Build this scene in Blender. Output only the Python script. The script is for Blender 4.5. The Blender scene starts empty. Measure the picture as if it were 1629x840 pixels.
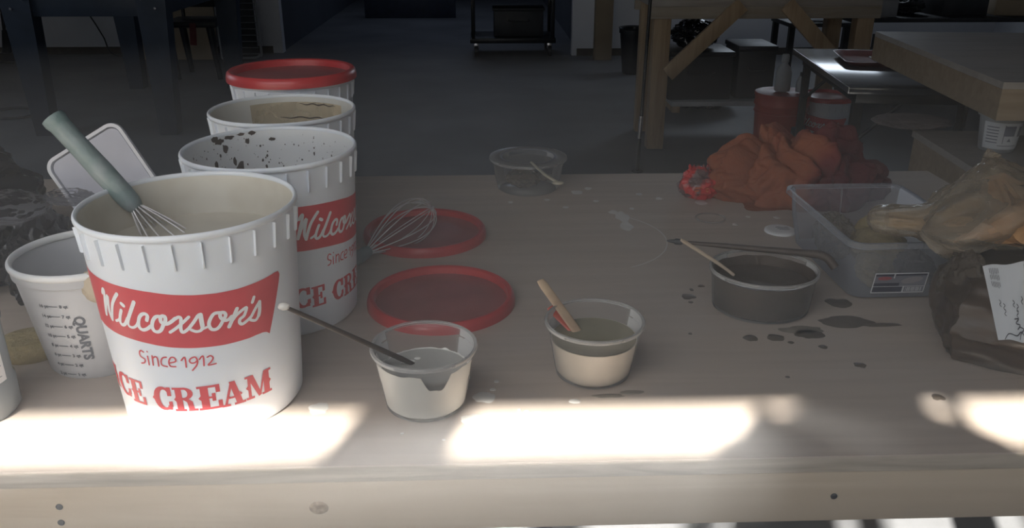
import bpy, bmesh, math, random
from mathutils import Vector, Matrix, noise
PI = math.pi
R_ = math.radians
SC = bpy.context.scene
COL = SC.collection
random.seed(7)

# ------------------------------------------------------------------ camera
FPX, PITCH, YAW = 1350.0, R_(22.5), R_(-1.9)
CAM = Vector((0, 0, 1.35))
cd = bpy.data.cameras.new('camera'); cam = bpy.data.objects.new('camera', cd); COL.objects.link(cam)
cd.sensor_fit = 'HORIZONTAL'; cd.sensor_width = 36.0; cd.lens = 36.0 * FPX / 1629.0
cd.clip_start = 0.02; cd.clip_end = 60
cam.location = CAM; cam.rotation_euler = (PI/2 - PITCH, 0, YAW)
SC.camera = cam

# ------------------------------------------------------------------ light
SUN_AZ, SUN_EL = R_(18), R_(30)
SUN_DIR = Vector((math.sin(SUN_AZ)*math.cos(SUN_EL), math.cos(SUN_AZ)*math.cos(SUN_EL), -math.sin(SUN_EL)))
def lamp(name, kind, loc, aim, energy, color, **kw):
    d = bpy.data.lights.new(name, kind); d.energy = energy; d.color = color
    for k, v in kw.items(): setattr(d, k, v)
    o = bpy.data.objects.new(name, d); COL.objects.link(o); o.location = loc
    o.rotation_euler = Vector(aim).to_track_quat('-Z', 'Y').to_euler()
    return o
lamp('sun', 'SUN', (-2, -4, 4), SUN_DIR, 34.0, (1.0, 0.95, 0.86), angle=R_(1.5))
# daylight that comes in through the blind of the window the photo is taken from
lamp('window_daylight', 'AREA', (-1.05, -0.22, 1.92), (0.06, 1, -1.75), 19.5, (0.95, 0.97, 1.0), shape='RECTANGLE', size=2.2, size_y=0.70)
lamp('lower_pane_daylight', 'AREA', (-.85, -.22, 1.10), (0.05, 1, 0.05), 4.0, (1.0, .95, .88), shape='RECTANGLE', size=1.9, size_y=.32)
# daylight of a high window at the far end, then two added fills
lamp('far_window_daylight', 'AREA', (3.2, 8.5, 2.2), (-0.15, -1, -0.25), 11.0, (0.76, 0.87, 1.0), shape='RECTANGLE', size=1.0, size_y=0.8)
lamp('side_fill', 'AREA', (-4.9, 4.2, 2.0), (1, -0.25, -0.3), 13.0, (0.76, 0.87, 1.0), shape='RECTANGLE', size=2.0, size_y=1.2)  # added fill for the dim background, no window stands here
lamp('passage_fill', 'AREA', (-.4, 11.6, 2.9), (0, 0, -1), 7.0, (0.62, 0.74, 1.0), shape='RECTANGLE', size=1.6, size_y=3.0)  # added lamp that lifts the otherwise black passage
W = bpy.data.worlds.new('sky'); SC.world = W; W.use_nodes = True
bg = W.node_tree.nodes['Background']
sky = W.node_tree.nodes.new('ShaderNodeTexSky'); sky.sky_type = 'NISHITA'; sky.sun_disc = False
sky.sun_elevation = SUN_EL; sky.sun_rotation = PI + SUN_AZ
W.node_tree.links.new(sky.outputs[0], bg.inputs[0]); bg.inputs[1].default_value = 0.12
SC.view_settings.view_transform = 'Standard'; SC.view_settings.look = 'None'
SC.view_settings.exposure = 0.38; SC.view_settings.gamma = 1.0; SC.view_settings.use_curve_mapping = False
HAZE = .16
SC.cycles.use_denoising = True
SC.cycles.max_bounces = 10; SC.cycles.transparent_max_bounces = 24
SC.cycles.sample_clamp_indirect = 4.0
SC.cycles.caustics_reflective = False; SC.cycles.caustics_refractive = False

# ------------------------------------------------------------------ measuring helpers (a sight line to a level, in metres)
def ray(px, py):
    x = (px-814.5)/FPX; y = (420-py)/FPX
    a, b, c = x, math.cos(PITCH)+y*math.sin(PITCH), -math.sin(PITCH)+y*math.cos(PITCH)
    return Vector((math.cos(YAW)*a-math.sin(YAW)*b, math.sin(YAW)*a+math.cos(YAW)*b, c))
def at(px, py, z):
    d = ray(px, py); return CAM + d*((z-CAM.z)/d.z)
def atY(px, py, y):
    d = ray(px, py); return CAM + d*(y/d.y)

# ------------------------------------------------------------------ materials
def principled(name):
    m = bpy.data.materials.new(name); m.use_nodes = True
    return m, m.node_tree, m.node_tree.nodes['Principled BSDF']
def mat(name, c, rough=.5, metal=0., var=.12, scale=14., bump=0., bscale=60., sss=0., spec=.5, c2=None, stretch=(1, 1, 1), detail=4, lo=.35, hi=.65):
    m, nt, p = principled(name); N = nt.nodes; L = nt.links
    tc = N.new('ShaderNodeTexCoord'); mp = N.new('ShaderNodeMapping'); mp.inputs['Scale'].default_value = stretch
    L.new(tc.outputs['Object'], mp.inputs[0])
    nz = N.new('ShaderNodeTexNoise'); nz.inputs['Scale'].default_value = scale; nz.inputs['Detail'].default_value = detail
    L.new(mp.outputs[0], nz.inputs['Vector'])
    rp = N.new('ShaderNodeValToRGB'); rp.color_ramp.elements[0].position = lo; rp.color_ramp.elements[1].position = hi
    d = c2 if c2 else tuple(x*(1-2*var) for x in c)
    rp.color_ramp.elements[0].color = (*d, 1); rp.color_ramp.elements[1].color = (*c, 1)
    L.new(nz.outputs['Fac'], rp.inputs[0]); L.new(rp.outputs[0], p.inputs['Base Color'])
    p.inputs['Roughness'].default_value = rough; p.inputs['Metallic'].default_value = metal
    p.inputs['Specular IOR Level'].default_value = spec
    if sss: p.inputs['Subsurface Weight'].default_value = sss; p.inputs['Subsurface Radius'].default_value = (.02, .015, .01); p.inputs['Subsurface Scale'].default_value = .3
    if bump:
        n2 = N.new('ShaderNodeTexNoise'); n2.inputs['Scale'].default_value = bscale; n2.inputs['Detail'].default_value = 5
        L.new(mp.outputs[0], n2.inputs['Vector'])
        b = N.new('ShaderNodeBump'); b.inputs['Strength'].default_value = bump; b.inputs['Distance'].default_value = .01
        L.new(n2.outputs['Fac'], b.inputs['Height']); L.new(b.outputs[0], p.inputs['Normal'])
    return m
def film(name, tint, body, fac=.25, rough=.15, bump=0., bscale=30., facvar=.0):
    """thin clear plastic: light passes straight through, with a share of glossy milky surface"""
    m, nt, p = principled(name); N = nt.nodes; L = nt.links
    out = N['Material Output']
    tr = N.new('ShaderNodeBsdfTransparent'); tr.inputs[0].default_value = (*tint, 1)
    mx = N.new('ShaderNodeMixShader'); L.new(tr.outputs[0], mx.inputs[1]); L.new(p.outputs[0], mx.inputs[2]); L.new(mx.outputs[0], out.inputs[0])
    p.inputs['Base Color'].default_value = (*body, 1); p.inputs['Roughness'].default_value = rough
    tc = N.new('ShaderNodeTexCoord')
    n1 = N.new('ShaderNodeTexNoise'); n1.inputs['Scale'].default_value = bscale; n1.inputs['Detail'].default_value = 4; L.new(tc.outputs['Object'], n1.inputs['Vector'])
    fr = N.new('ShaderNodeFresnel'); fr.inputs[0].default_value = 1.35
    ma = N.new('ShaderNodeMath'); ma.operation = 'MULTIPLY_ADD'; ma.inputs[1].default_value = .75; ma.inputs[2].default_value = fac
    L.new(fr.outputs[0], ma.inputs[0])
    m2 = N.new('ShaderNodeMath'); m2.operation = 'MULTIPLY_ADD'; m2.inputs[1].default_value = facvar; m2.use_clamp = True
    L.new(n1.outputs['Fac'], m2.inputs[0]); L.new(ma.outputs[0], m2.inputs[2]); L.new(m2.outputs[0], mx.inputs[0])
    if bump:
        b = N.new('ShaderNodeBump'); b.inputs['Strength'].default_value = bump; b.inputs['Distance'].default_value = .02
        L.new(n1.outputs['Fac'], b.inputs['Height']); L.new(b.outputs[0], p.inputs['Normal']); L.new(b.outputs[0], fr.inputs['Normal'])
    return m
def wood(name, c, c2, axis='x', scale=1., rough=.55, smudge=None, ply=False):
    m, nt, p = principled(name); N = nt.nodes; L = nt.links
    tc = N.new('ShaderNodeTexCoord'); mp = N.new('ShaderNodeMapping')
    s = {'x': (1.1, 16, 16), 'y': (16, 1.1, 16), 'z': (16, 16, 1.1)}[axis]
    mp.inputs['Scale'].default_value = tuple(v*scale for v in s)
    L.new(tc.outputs['Object'], mp.inputs[0])
    nz = N.new('ShaderNodeTexNoise'); nz.inputs['Scale'].default_value = 2.2; nz.inputs['Detail'].default_value = 7; nz.inputs['Distortion'].default_value = .9
    L.new(mp.outputs[0], nz.inputs['Vector'])
    rp = N.new('ShaderNodeValToRGB'); rp.color_ramp.elements[0].position = .30; rp.color_ramp.elements[1].position = .68
    rp.color_ramp.elements[0].color = (*c2, 1); rp.color_ramp.elements[1].color = (*c, 1)
    L.new(nz.outputs['Fac'], rp.inputs[0]); last = rp.outputs[0]
    if smudge:
        n3 = N.new('ShaderNodeTexNoise'); n3.inputs['Scale'].default_value = 5.; n3.inputs['Detail'].default_value = 6; n3.inputs['Roughness'].default_value = .65
        L.new(tc.outputs['Object'], n3.inputs['Vector'])
        r3 = N.new('ShaderNodeValToRGB'); r3.color_ramp.elements[0].position = .45; r3.color_ramp.elements[1].position = .75
        r3.color_ramp.elements[0].color = (0, 0, 0, 1); r3.color_ramp.elements[1].color = (.6, .6, .6, 1)
        L.new(n3.outputs['Fac'], r3.inputs[0])
        mx = N.new('ShaderNodeMix'); mx.data_type = 'RGBA'; L.new(r3.outputs[0], mx.inputs[0]); L.new(last, mx.inputs[6]); mx.inputs[7].default_value = (*smudge, 1)
        last = mx.outputs[2]
    L.new(last, p.inputs['Base Color']); p.inputs['Roughness'].default_value = rough
    b = N.new('ShaderNodeBump'); b.inputs['Strength'].default_value = .12; b.inputs['Distance'].default_value = .004
    L.new(nz.outputs['Fac'], b.inputs['Height']); L.new(b.outputs[0], p.inputs['Normal'])
    return m

M = {}
M['table'] = wood('worn_plywood', (.49, .415, .355), (.42, .352, .300), smudge=(.44, .40, .375))
M['apron'] = wood('pine_board', (.56, .47, .36), (.47, .375, .265), scale=.8)
M['ply_edge'] = wood('ply_edge', (.50, .44, .36), (.33, .28, .22), scale=2.2)
M['pine'] = wood('pine', (.40, .30, .19), (.30, .21, .13), 'z')
M['pine_x'] = wood('pine_rail', (.34, .30, .25), (.26, .22, .17), 'x')
M['slab'] = wood('bench_plywood', (.34, .31, .28), (.27, .245, .22), 'x', smudge=(.36, .35, .34))
M['slab_edge'] = wood('bench_edge', (.30, .235, .165), (.23, .175, .12), 'x')
M['concrete'] = mat('concrete_floor', (.16, .165, .175), .55, var=.14, scale=1.6, bump=.1, bscale=25, detail=7)
M['wall'] = mat('painted_wall', (.78, .79, .83), .8, var=.03, scale=2, bump=.03)
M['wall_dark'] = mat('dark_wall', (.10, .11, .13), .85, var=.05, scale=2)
M['ceil'] = mat('ceiling', (.35, .35, .36), .9, var=.03)
M['base'] = mat('rubber_base', (.09, .075, .06), .6)
M['white'] = mat('white_plastic', (.76, .80, .86), .38, var=.03, scale=8, sss=.12)
M['white_in'] = mat('white_plastic_inside', (.74, .75, .76), .45, var=.03, scale=8, sss=.1)
M['white_yel'] = mat('yellowed_inside', (.68, .67, .63), .45, var=.03, scale=6)
M['white_slip'] = mat('plaster_smeared_inside', (.68, .65, .58), .5, c2=(.60, .56, .48), scale=14, lo=.4, hi=.6)
M['red'] = mat('red_print', (.62, .085, .10), .42, var=.05, scale=30)
M['redlid'] = mat('red_plastic', (.50, .045, .05), .33, var=.08, scale=10)
M['redlid_in'] = mat('red_plastic_dusty', (.36, .11, .11), .36, var=.10, scale=16)
M['print_white'] = mat('white_print', (.78, .80, .82), .4, var=.02)
M['slip'] = mat('plaster_slip', (.60, .56, .48), .22, var=.06, scale=9, bump=.06, bscale=20)
M['plaster'] = mat('white_plaster', (.82, .81, .77), .3, var=.03, scale=20, bump=.05)
M['cream'] = mat('cream_slip', (.58, .53, .46), .35, var=.04, scale=18)
M['murk'] = mat('olive_liquid', (.30, .27, .19), .12, var=.1, scale=20)
M['greyliq'] = mat('grey_liquid', (.47, .46, .43), .12, var=.06, scale=20)
M['brown'] = mat('brown_slip', (.085, .06, .045), .35, var=.15, scale=25, bump=.15, bscale=50)
M['browndry'] = mat('dried_brown', (.075, .055, .045), .7, var=.15, scale=40)
M['spot'] = mat('dark_spill', (.13, .105, .085), .3, var=.15, scale=40)
M['paleSpot'] = mat('plaster_drip', (.62, .60, .57), .35, var=.06, scale=40)
M['clear'] = film('clear_plastic', (.95, .95, .95), (.55, .55, .55), .07, .12)
M['milkbag'] = film('milky_bag_film', (.92, .88, .82), (.50, .44, .36), .15, .16, bump=.6, bscale=32, facvar=.30)
M['cuprim'] = film('clear_cup_lip', (.95, .95, .95), (.62, .61, .60), .22, .15)
M['tanstain'] = film('tan_residue', (.95, .90, .80), (.56, .46, .32), .10, .5, bscale=26, facvar=.55)
M['frost'] = film('frosted_plastic', (.88, .89, .92), (.50, .53, .60), .24, .22)
M['milky'] = film('milky_plastic', (.80, .80, .80), (.62, .63, .66), .70, .35)
M['filmbag'] = film('bag_film', (.93, .91, .88), (.50, .46, .40), .07, .12, bump=.5, bscale=38, facvar=.14)
M['wrapfilm'] = film('tight_film', (.95, .93, .90), (.40, .36, .30), .02, .14, bump=.5, bscale=24, facvar=.05)
M['jug'] = film('jug_plastic', (.80, .84, .86), (.45, .49, .52), .40, .10)
M['blackbag'] = mat('black_bag', (.018, .018, .021), .20, var=.1, bump=.35, bscale=9, spec=.45)
M['greyfilm'] = film('grey_clear_film', (.94, .94, .95), (.22, .22, .24), .0, .08, bump=.3, bscale=10, facvar=.02)
M['greytray'] = mat('grey_tray_floor', (.42, .43, .50), .5, var=.05)
M['traywhite'] = mat('white_tray', (.60, .61, .66), .45, var=.03)
M['handle'] = mat('weathered_grip', (.25, .29, .30), .45, c2=(.15, .215, .21), scale=30, bump=.2)
M['steel'] = mat('steel', (.55, .55, .57), .28, 1., var=.04)
M['wire'] = mat('whisk_wire', (.62, .60, .61), .4, .35, var=.04)
M['stickdark'] = mat('dark_stick', (.07, .050, .04), .5, var=.15, stretch=(1, 1, 1))
M['stickpale'] = mat('pale_wood_stick', (.52, .42, .32), .6, var=.08, scale=30)
M['sticktan'] = mat('tan_wood_stick', (.56, .42, .28), .6, c2=(.40, .27, .18), scale=25)
M['redspoon'] = mat('orange_red_plastic', (.62, .12, .08), .4)
M['ivory'] = mat('ivory_plastic', (.52, .48, .38), .4)
M['orange'] = mat('orange_cloth', (.52, .155, .055), .9, var=.1, scale=12, bump=.35, bscale=140)
M['redcloth'] = mat('red_cloth', (.26, .040, .035), .9, var=.12, scale=12, bump=.35, bscale=140)
M['coral'] = mat('coral_cloth', (.46, .12, .08), .9, var=.1, scale=12, bump=.35, bscale=140)
M['maroon'] = mat('maroon_cloth', (.13, .020, .022), .8, var=.12, scale=12, bump=.3, bscale=120)
M['wrap'] = mat('red_wrapper', (.52, .04, .035), .25, c2=(.14, .09, .09), scale=26, lo=.40, hi=.5)
M['wraporange'] = mat('orange_wrapper_print', (.55, .14, .05), .3)
M['sponge'] = mat('yellow_sponge', (.45, .36, .19), .95, var=.12, scale=40, bump=.6, bscale=120)
M['tansponge'] = mat('tan_sponge', (.36, .29, .17), .95, var=.15, scale=30, bump=.7, bscale=90)
M['orangestuff'] = mat('orange_clay', (.56, .27, .10), .75, c2=(.42, .25, .12), scale=10, bump=.5, bscale=30)
M['brownclay'] = mat('wrapped_brown_clay', (.085, .060, .042), .36, c2=(.045, .033, .025), scale=9, bump=.25, bscale=18, spec=.35)
M['paper'] = mat('white_paper', (.62, .64, .67), .7, var=.04, scale=12)
M['ink'] = mat('dark_ink', (.06, .06, .08), .6)
M['scaleink'] = mat('grey_scale_print', (.12, .13, .15), .6)
M['navy'] = mat('navy_print', (.03, .035, .07), .4)
M['bluegrey'] = mat('grey_blue_print', (.22, .23, .28), .4)
M['redprint'] = mat('red_oval_print', (.45, .10, .12), .4)
M['bluemetal'] = mat('blue_painted_steel', (.026, .038, .060), .42, var=.12, scale=8)
M['blackmetal'] = mat('black_metal', (.022, .024, .028), .35, .3, var=.1)
M['blackplastic'] = mat('black_plastic', (.020, .021, .024), .45, var=.1)
M['darkgloss'] = mat('dark_glossy_top', (.060, .065, .075), .16, var=.08, scale=6)
M['board'] = mat('tan_board', (.34, .27, .19), .8, var=.06, scale=3)
M['greywhite'] = mat('grey_white_enamel', (.34, .35, .36), .5, var=.06)
M['greydark'] = mat('charcoal', (.034, .036, .040), .55, var=.15, scale=6)
M['pailred'] = mat('orange_red_pail', (.36, .050, .030), .4, var=.1, scale=6)
M['pailprint'] = mat('pail_print_grey', (.14, .13, .15), .5, c2=(.06, .05, .07), scale=16, lo=.45, hi=.55)
M['copper'] = mat('red_tray', (.30, .075, .07), .3, var=.12, scale=14)
M['silver'] = mat('silver_sheet', (.55, .57, .60), .18, .6, var=.04)
M['cartblue'] = mat('dark_blue_steel', (.030, .042, .075), .5, var=.1)
M['cloth_dark'] = mat('dark_jacket', (.05, .05, .06), .9)
M['denim'] = mat('denim', (.05, .07, .12), .9)
M['skin'] = mat('skin', (.50, .33, .25), .55)
M['hair'] = mat('brown_hair', (.06, .04, .03), .6)
M['blind'] = mat('pale_blind', (.55, .53, .50), .8)
M['frame'] = mat('window_frame_paint', (.45, .44, .42), .6)

# ------------------------------------------------------------------ mesh helpers
def finish(bm, m, smooth=40):
    bmesh.ops.remove_doubles(bm, verts=bm.verts, dist=1e-6)
    bmesh.ops.recalc_face_normals(bm, faces=bm.faces)
def obj(name, bm, m, parent=None, loc=(0, 0, 0), rot=(0, 0, 0), smooth=40, fix=True, mats=None):
    if fix: bmesh.ops.recalc_face_normals(bm, faces=bm.faces)
    me = bpy.data.meshes.new(name)
    if smooth:
        a = R_(smooth)
        for f in bm.faces: f.smooth = True
        for e in bm.edges:
            if len(e.link_faces) == 2 and e.calc_face_angle(0) > a: e.smooth = False
    bm.to_mesh(me); bm.free()
    for x in (mats or [m]): me.materials.append(M[x] if isinstance(x, str) else x)
    o = bpy.data.objects.new(name, me); COL.objects.link(o)
    if parent is not None: o.parent = parent
    o.location = loc; o.rotation_euler = rot
    return o
def tag(o, label, cat, group=None, kind=None):
    o['label'] = label; o['category'] = cat
    if group: o['group'] = group
    if kind: o['kind'] = kind
    return o
def thing(name, label, cat, loc=(0, 0, 0), rotz=0., group=None):
    o = bpy.data.objects.new(name, None); COL.objects.link(o); o.empty_display_size = .05
    o.location = loc; o.rotation_euler = (0, 0, rotz)
    return tag(o, label, cat, group)
def rebase(o, p):
    """put a single-mesh thing's origin at p (its base)"""
    p = Vector(p); o.data.transform(Matrix.Translation(-p)); o.location = p; return o
def struct(name, bm, m, **kw):
    o = obj(name, bm, m, **kw); o['kind'] = 'structure'; return o
def B(): return bmesh.new()
def shift(bm, v):
    bmesh.ops.translate(bm, verts=bm.verts, vec=v); return bm
def add_box(bm, c, s, rz=0., bev=0., mtx=None):
    r = bmesh.ops.create_cube(bm, size=1.)
    vs = r['verts']; bmesh.ops.scale(bm, verts=vs, vec=s)
    if bev:
        es = list({e for v in vs for e in v.link_edges})
        q = bmesh.ops.bevel(bm, geom=es, offset=bev, segments=2, profile=.5, affect='EDGES')
        vs = list({v for f in q['faces'] for v in f.verts} | {v for v in vs if v.is_valid})
    t = Matrix.Translation(c) @ (mtx if mtx else Matrix.Rotation(rz, 4, 'Z'))
    bmesh.ops.transform(bm, matrix=t, verts=vs); return bm
def box(c, s, rz=0., bev=0., mtx=None): return add_box(B(), c, s, rz, bev, mtx)
def add_lathe(bm, prof, seg=64, cx=0., cy=0., a0=0., a1=2*PI, sx=1., sy=1., close=False, mi=None):
    full = abs(a1-a0-2*PI) < 1e-6; n = seg if full else seg+1
    rings = []
    for (r, z) in prof:
        if r < 1e-6: rings.append([bm.verts.new((cx, cy, z))]); continue
        rings.append([bm.verts.new((cx+sx*r*math.cos(a0+(a1-a0)*i/seg), cy+sy*r*math.sin(a0+(a1-a0)*i/seg), z)) for i in range(n)])
    pr = list(zip(rings, rings[1:])) + ([(rings[-1], rings[0])] if close else [])
    for k, (A, C) in enumerate(pr):
        for i in range(seg):
            j = (i+1) % n
            if len(A) == 1 and len(C) == 1: continue
            if len(A) == 1: vs = (A[0], C[i], C[j])
            elif len(C) == 1: vs = (A[i], A[j], C[0])
            else: vs = (A[i], A[j], C[j], C[i])
            f = bm.faces.new(vs)
            if mi: f.material_index = mi[k]
    return bm
def lathe(prof, seg=64, **kw): return add_lathe(B(), prof, seg, **kw)
def catmull(p, n=6):
    p = [Vector(q) for q in p]
    if len(p) < 3: return p
    out = []
    for i in range(len(p)-1):
        a, b, c, d = p[max(i-1, 0)], p[i], p[i+1], p[min(i+2, len(p)-1)]
        for k in range(n):
            t = k/n
            out.append(.5*((2*b)+(c-a)*t+(2*a-5*b+4*c-d)*t*t+(3*b-a-3*c+d)*t**3))
    return out+[p[-1]]
def add_tube(bm, pts, r, seg=10, cap=True, flat=None, closed=False):
    pts = [Vector(q) for q in pts]; n = len(pts)
    rad = r if isinstance(r, (list, tuple)) else [r]*n
    T = [((pts[(i+1) % n] if closed or i < n-1 else pts[i])-(pts[i-1] if closed or i > 0 else pts[i])).normalized() for i in range(n)]
    u = T[0].orthogonal().normalized()
    if flat is not None: u = (Vector(flat)-T[0]*T[0].dot(Vector(flat))).normalized()
    rings = []
    for i in range(n):
        u = (u-T[i]*T[i].dot(u)); u = u.normalized() if u.length > 1e-6 else T[i].orthogonal().normalized()
        w = T[i].cross(u); a = rad[i]
        ru, rw = a if isinstance(a, (list, tuple)) else (a, a)
        rings.append([bm.verts.new(pts[i]+u*ru*math.cos(2*PI*k/seg)+w*rw*math.sin(2*PI*k/seg)) for k in range(seg)])
    m = n if closed else n-1
    for i in range(m):
        A, C = rings[i], rings[(i+1) % n]
        for k in range(seg):
            j = (k+1) % seg; bm.faces.new((A[k], A[j], C[j], C[k]))
    if cap and not closed: bm.faces.new(rings[0][::-1]); bm.faces.new(rings[-1])
    return bm
def tube(pts, r, seg=10, **kw): return add_tube(B(), pts, r, seg, **kw)
def rrect(w, d, r, n=6):
    o = []
    for cx, cy, a in ((w/2-r, d/2-r, 0), (-w/2+r, d/2-r, 90), (-w/2+r, -d/2+r, 180), (w/2-r, -d/2+r, 270)):
        for k in range(n+1):
            t = R_(a+90*k/n); o.append((cx+r*math.cos(t), cy+r*math.sin(t)))
    return o
def add_loft(bm, loops, cap0=True, cap1=True):
    rings = [[bm.verts.new(v) for v in L] for L in loops]; n = len(rings[0])
    for A, C in zip(rings, rings[1:]):
        for i in range(n): bm.faces.new((A[i], A[(i+1) % n], C[(i+1) % n], C[i]))
    if cap0: bm.faces.new(rings[0][::-1])
    if cap1: bm.faces.new(rings[-1])
    return bm
def prism(poly, z0, z1, bm=None):
    bm = bm or B()
    return add_loft(bm, [[(x, y, z0) for x, y in poly], [(x, y, z1) for x, y in poly]])
def poly3(top, dz, bm=None):
    """a block under the four (or more) given top corners"""
    bm = bm or B()
    return add_loft(bm, [[(p[0], p[1], p[2]-dz) for p in top], [tuple(p) for p in top]])
def crumple(c, s, seed, amp=.25, freq=3., sub=5, floor=None, power=1., ridge=True, rz=0.):
    """a wrinkled lump: ball with ridged folds, flattened where it rests"""
    bm = B(); bmesh.ops.create_icosphere(bm, subdivisions=sub, radius=1.)
    off = Vector((seed*3.7, seed*1.3, seed*2.1)); rot = Matrix.Rotation(rz, 3, 'Z')
    for v in bm.verts:
        d = v.co.normalized()
        if power != 1.: d = Vector([math.copysign(abs(x)**power, x) for x in d]).normalized()*(1+.25*(max(abs(d.x), abs(d.y), abs(d.z))-.7))
        q = d*freq+off
        n1 = noise.noise(q); n2 = noise.noise(q*2.3+Vector((9, 2, 4))); n3 = noise.noise(q*5.+Vector((1, 8, 3)))
        k = (1-abs(n1)*2)*.6+(1-abs(n2)*2)*.3+n3*.18 if ridge else n1+.4*n2
        d = d*(1+amp*(k-.35))
        p = rot @ Vector((d.x*s[0], d.y*s[1], d.z*s[2]))+Vector(c)
        if floor is not None and p.z < floor: p.z = floor+.0005*(1+n3)
        v.co = p
    return bm
# flat artwork: strokes and letter shapes in (u, v), later wrapped on a wall of some shape
def add_stroke(bm, pts, w, n=6, cap=True):
    P = catmull([Vector((p[0], p[1], 0)) for p in pts], n) if len(pts) > 2 else [Vector((p[0], p[1], 0)) for p in pts]
    ws = w if isinstance(w, (list, tuple)) else [w]*len(P)
    if len(ws) != len(P): ws = [ws[0]+(ws[-1]-ws[0])*i/(len(P)-1) for i in range(len(P))]
    prev = None
    for i, p in enumerate(P):
        t = (P[min(i+1, len(P)-1)]-P[max(i-1, 0)]); t = t.normalized() if t.length else Vector((1, 0, 0))
        nn = Vector((-t.y, t.x, 0))*ws[i]/2
        a, b = bm.verts.new(p+nn), bm.verts.new(p-nn)
        if prev: bm.faces.new((prev[0], prev[1], b, a))
        if cap and i in (0, len(P)-1):
            s = -1 if i == 0 else 1; base = math.atan2(nn.y, nn.x)
            arc = [a]+[bm.verts.new(p+Vector((math.cos(base-s*PI*k/6), math.sin(base-s*PI*k/6), 0))*ws[i]/2) for k in range(1, 6)]+[b]
            bm.faces.new(arc)
        prev = (a, b)
    return bm
def add_poly(bm, pts):
    bm.faces.new([bm.verts.new((p[0], p[1], 0)) for p in pts]); return bm
def rect(bm, x0, y0, x1, y1): return add_poly(bm, [(x0, y0), (x1, y0), (x1, y1), (x0, y1)])
def refine(bm, L):
    bmesh.ops.triangulate(bm, faces=bm.faces)
    for _ in range(8):
        es = [e for e in bm.edges if e.calc_length() > L]
        if not es: break
        bmesh.ops.subdivide_edges(bm, edges=es, cuts=1)
        bmesh.ops.triangulate(bm, faces=[f for f in bm.faces if len(f.verts) > 3])
    return bm
def wrap(bm, f):
    for v in bm.verts: v.co = f(v.co.x, v.co.y)
    return bm
def text_bm(s, size, bold=0., align='CENTER'):
    cu = bpy.data.curves.new('lettering', 'FONT'); cu.body = s; cu.size = size; cu.align_x = align; cu.align_y = 'CENTER'; cu.offset = bold; cu.resolution_u = 3
    o = bpy.data.objects.new('lettering', cu); COL.objects.link(o)
    dg = bpy.context.evaluated_depsgraph_get(); me = bpy.data.meshes.new_from_object(o.evaluated_get(dg))
    bm = B(); bm.from_mesh(me)
    bpy.data.objects.remove(o); bpy.data.curves.remove(cu); bpy.data.meshes.remove(me)
    return bm
def dup(o, parent=None):
    c = o.copy(); COL.objects.link(c); c.parent = parent
    for ch in list(o.children): dup(ch, c)
    return c
# ------------------------------------------------------------------ the room
T = .80                                     # table top height
struct('floor', box((.0, 7.0, -.05), (11.4, 17, .1)), 'concrete')
struct('ceiling', box((.0, 7.0, 3.05), (11.4, 17, .1)), 'ceil')
struct('wall_back', box((-3.68, 9.14, 1.5), (3.2, .12, 3.0)), 'wall')
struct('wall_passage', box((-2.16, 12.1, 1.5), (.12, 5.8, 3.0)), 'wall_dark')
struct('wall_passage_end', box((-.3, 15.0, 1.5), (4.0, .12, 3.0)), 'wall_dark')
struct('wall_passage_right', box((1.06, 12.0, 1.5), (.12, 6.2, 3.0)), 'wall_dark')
struct('wall_back_right', box((3.15, 8.86, 1.5), (4.5, .12, 3.0)), 'wall')
struct('wall_left', box((-5.2, 4.4, 1.5), (.12, 9.6, 3.0)), 'wall')
struct('wall_right', box((5.3, 4.3, 1.5), (.12, 9.2, 3.0)), 'wall')
struct('baseboard_back', box((-3.68, 9.072, .035), (3.0, .016, .07)), 'base')
struct('baseboard_back_right', box((3.15, 8.792, .035), (4.4, .016, .07)), 'base')
# window wall behind the photographer: low wall, two panes parted by a rail and stiles, blind above
YW = -.30
bm = B()
add_box(bm, (0, YW, .45), (10.4, .10, .90)); add_box(bm, (0, YW, 2.75), (10.4, .10, .50))
add_box(bm, (-3.9, YW, 1.7), (2.6, .10, 1.6)); add_box(bm, (3.4, YW, 1.7), (3.6, .10, 1.6))
struct('wall_front', bm, 'wall')
bm = B()
add_box(bm, (-.5, YW, 1.372), (4.2, .05, .146))
add_box(bm, (-.5, YW, 2.46), (4.2, .05, .08)); add_box(bm, (-.5, YW-.02, .915), (4.2, .16, .03))
for x, w in ((-.465, .125), (-1.55, .06), (-2.57, .06), (1.57, .06), (.70, .05), (.186, .010)): add_box(bm, (x, YW, 1.7), (w, .05, 1.6))
struct('window_1', bm, 'frame')
struct('trim_1', box((-.5, YW+.062, 1.974), (4.15, .010, 1.002)), 'blind')     # unseen lowered roller blind, hem set to cut the sun strip

# ------------------------------------------------------------------ the work table
tb = thing('work_table', 'long plywood work table with pale pine apron in the foreground, strewn with buckets and cups', 'table', (-.15, 1.31, 0))
def local(bm, o): return shift(bm, -Vector(o.location))
top = obj('table_top', local(add_box(B(), (-.15, 1.311, T-.001), (2.34, 1.090, .002)), tb), 'table', tb)
obj('plywood_edge', local(box((-.15, 1.311, T-.0115), (2.34, 1.090, .019)), tb), 'ply_edge', tb)
ap = obj('apron', local(box((-.15, .786, .745), (2.34, .038, .068), bev=.002), tb), 'apron', tb)
obj('apron', local(box((-.15, 1.836, .745), (2.34, .038, .068), bev=.002), tb), 'apron', tb)
for sx in (-1.29, .99): obj('apron', local(box((sx, 1.311, .745), (.038, 1.01, .068), bev=.002), tb), 'apron', tb)
for sx in (-1.22, .92):
    for sy in (.86, 1.76): obj('leg', local(box((sx, sy, .39), (.085, .085, .78), bev=.003), tb), 'pine', tb)
obj('stretcher', local(box((-.15, 1.76, .2), (2.06, .04, .09)), tb), 'pine_x', tb)
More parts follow.
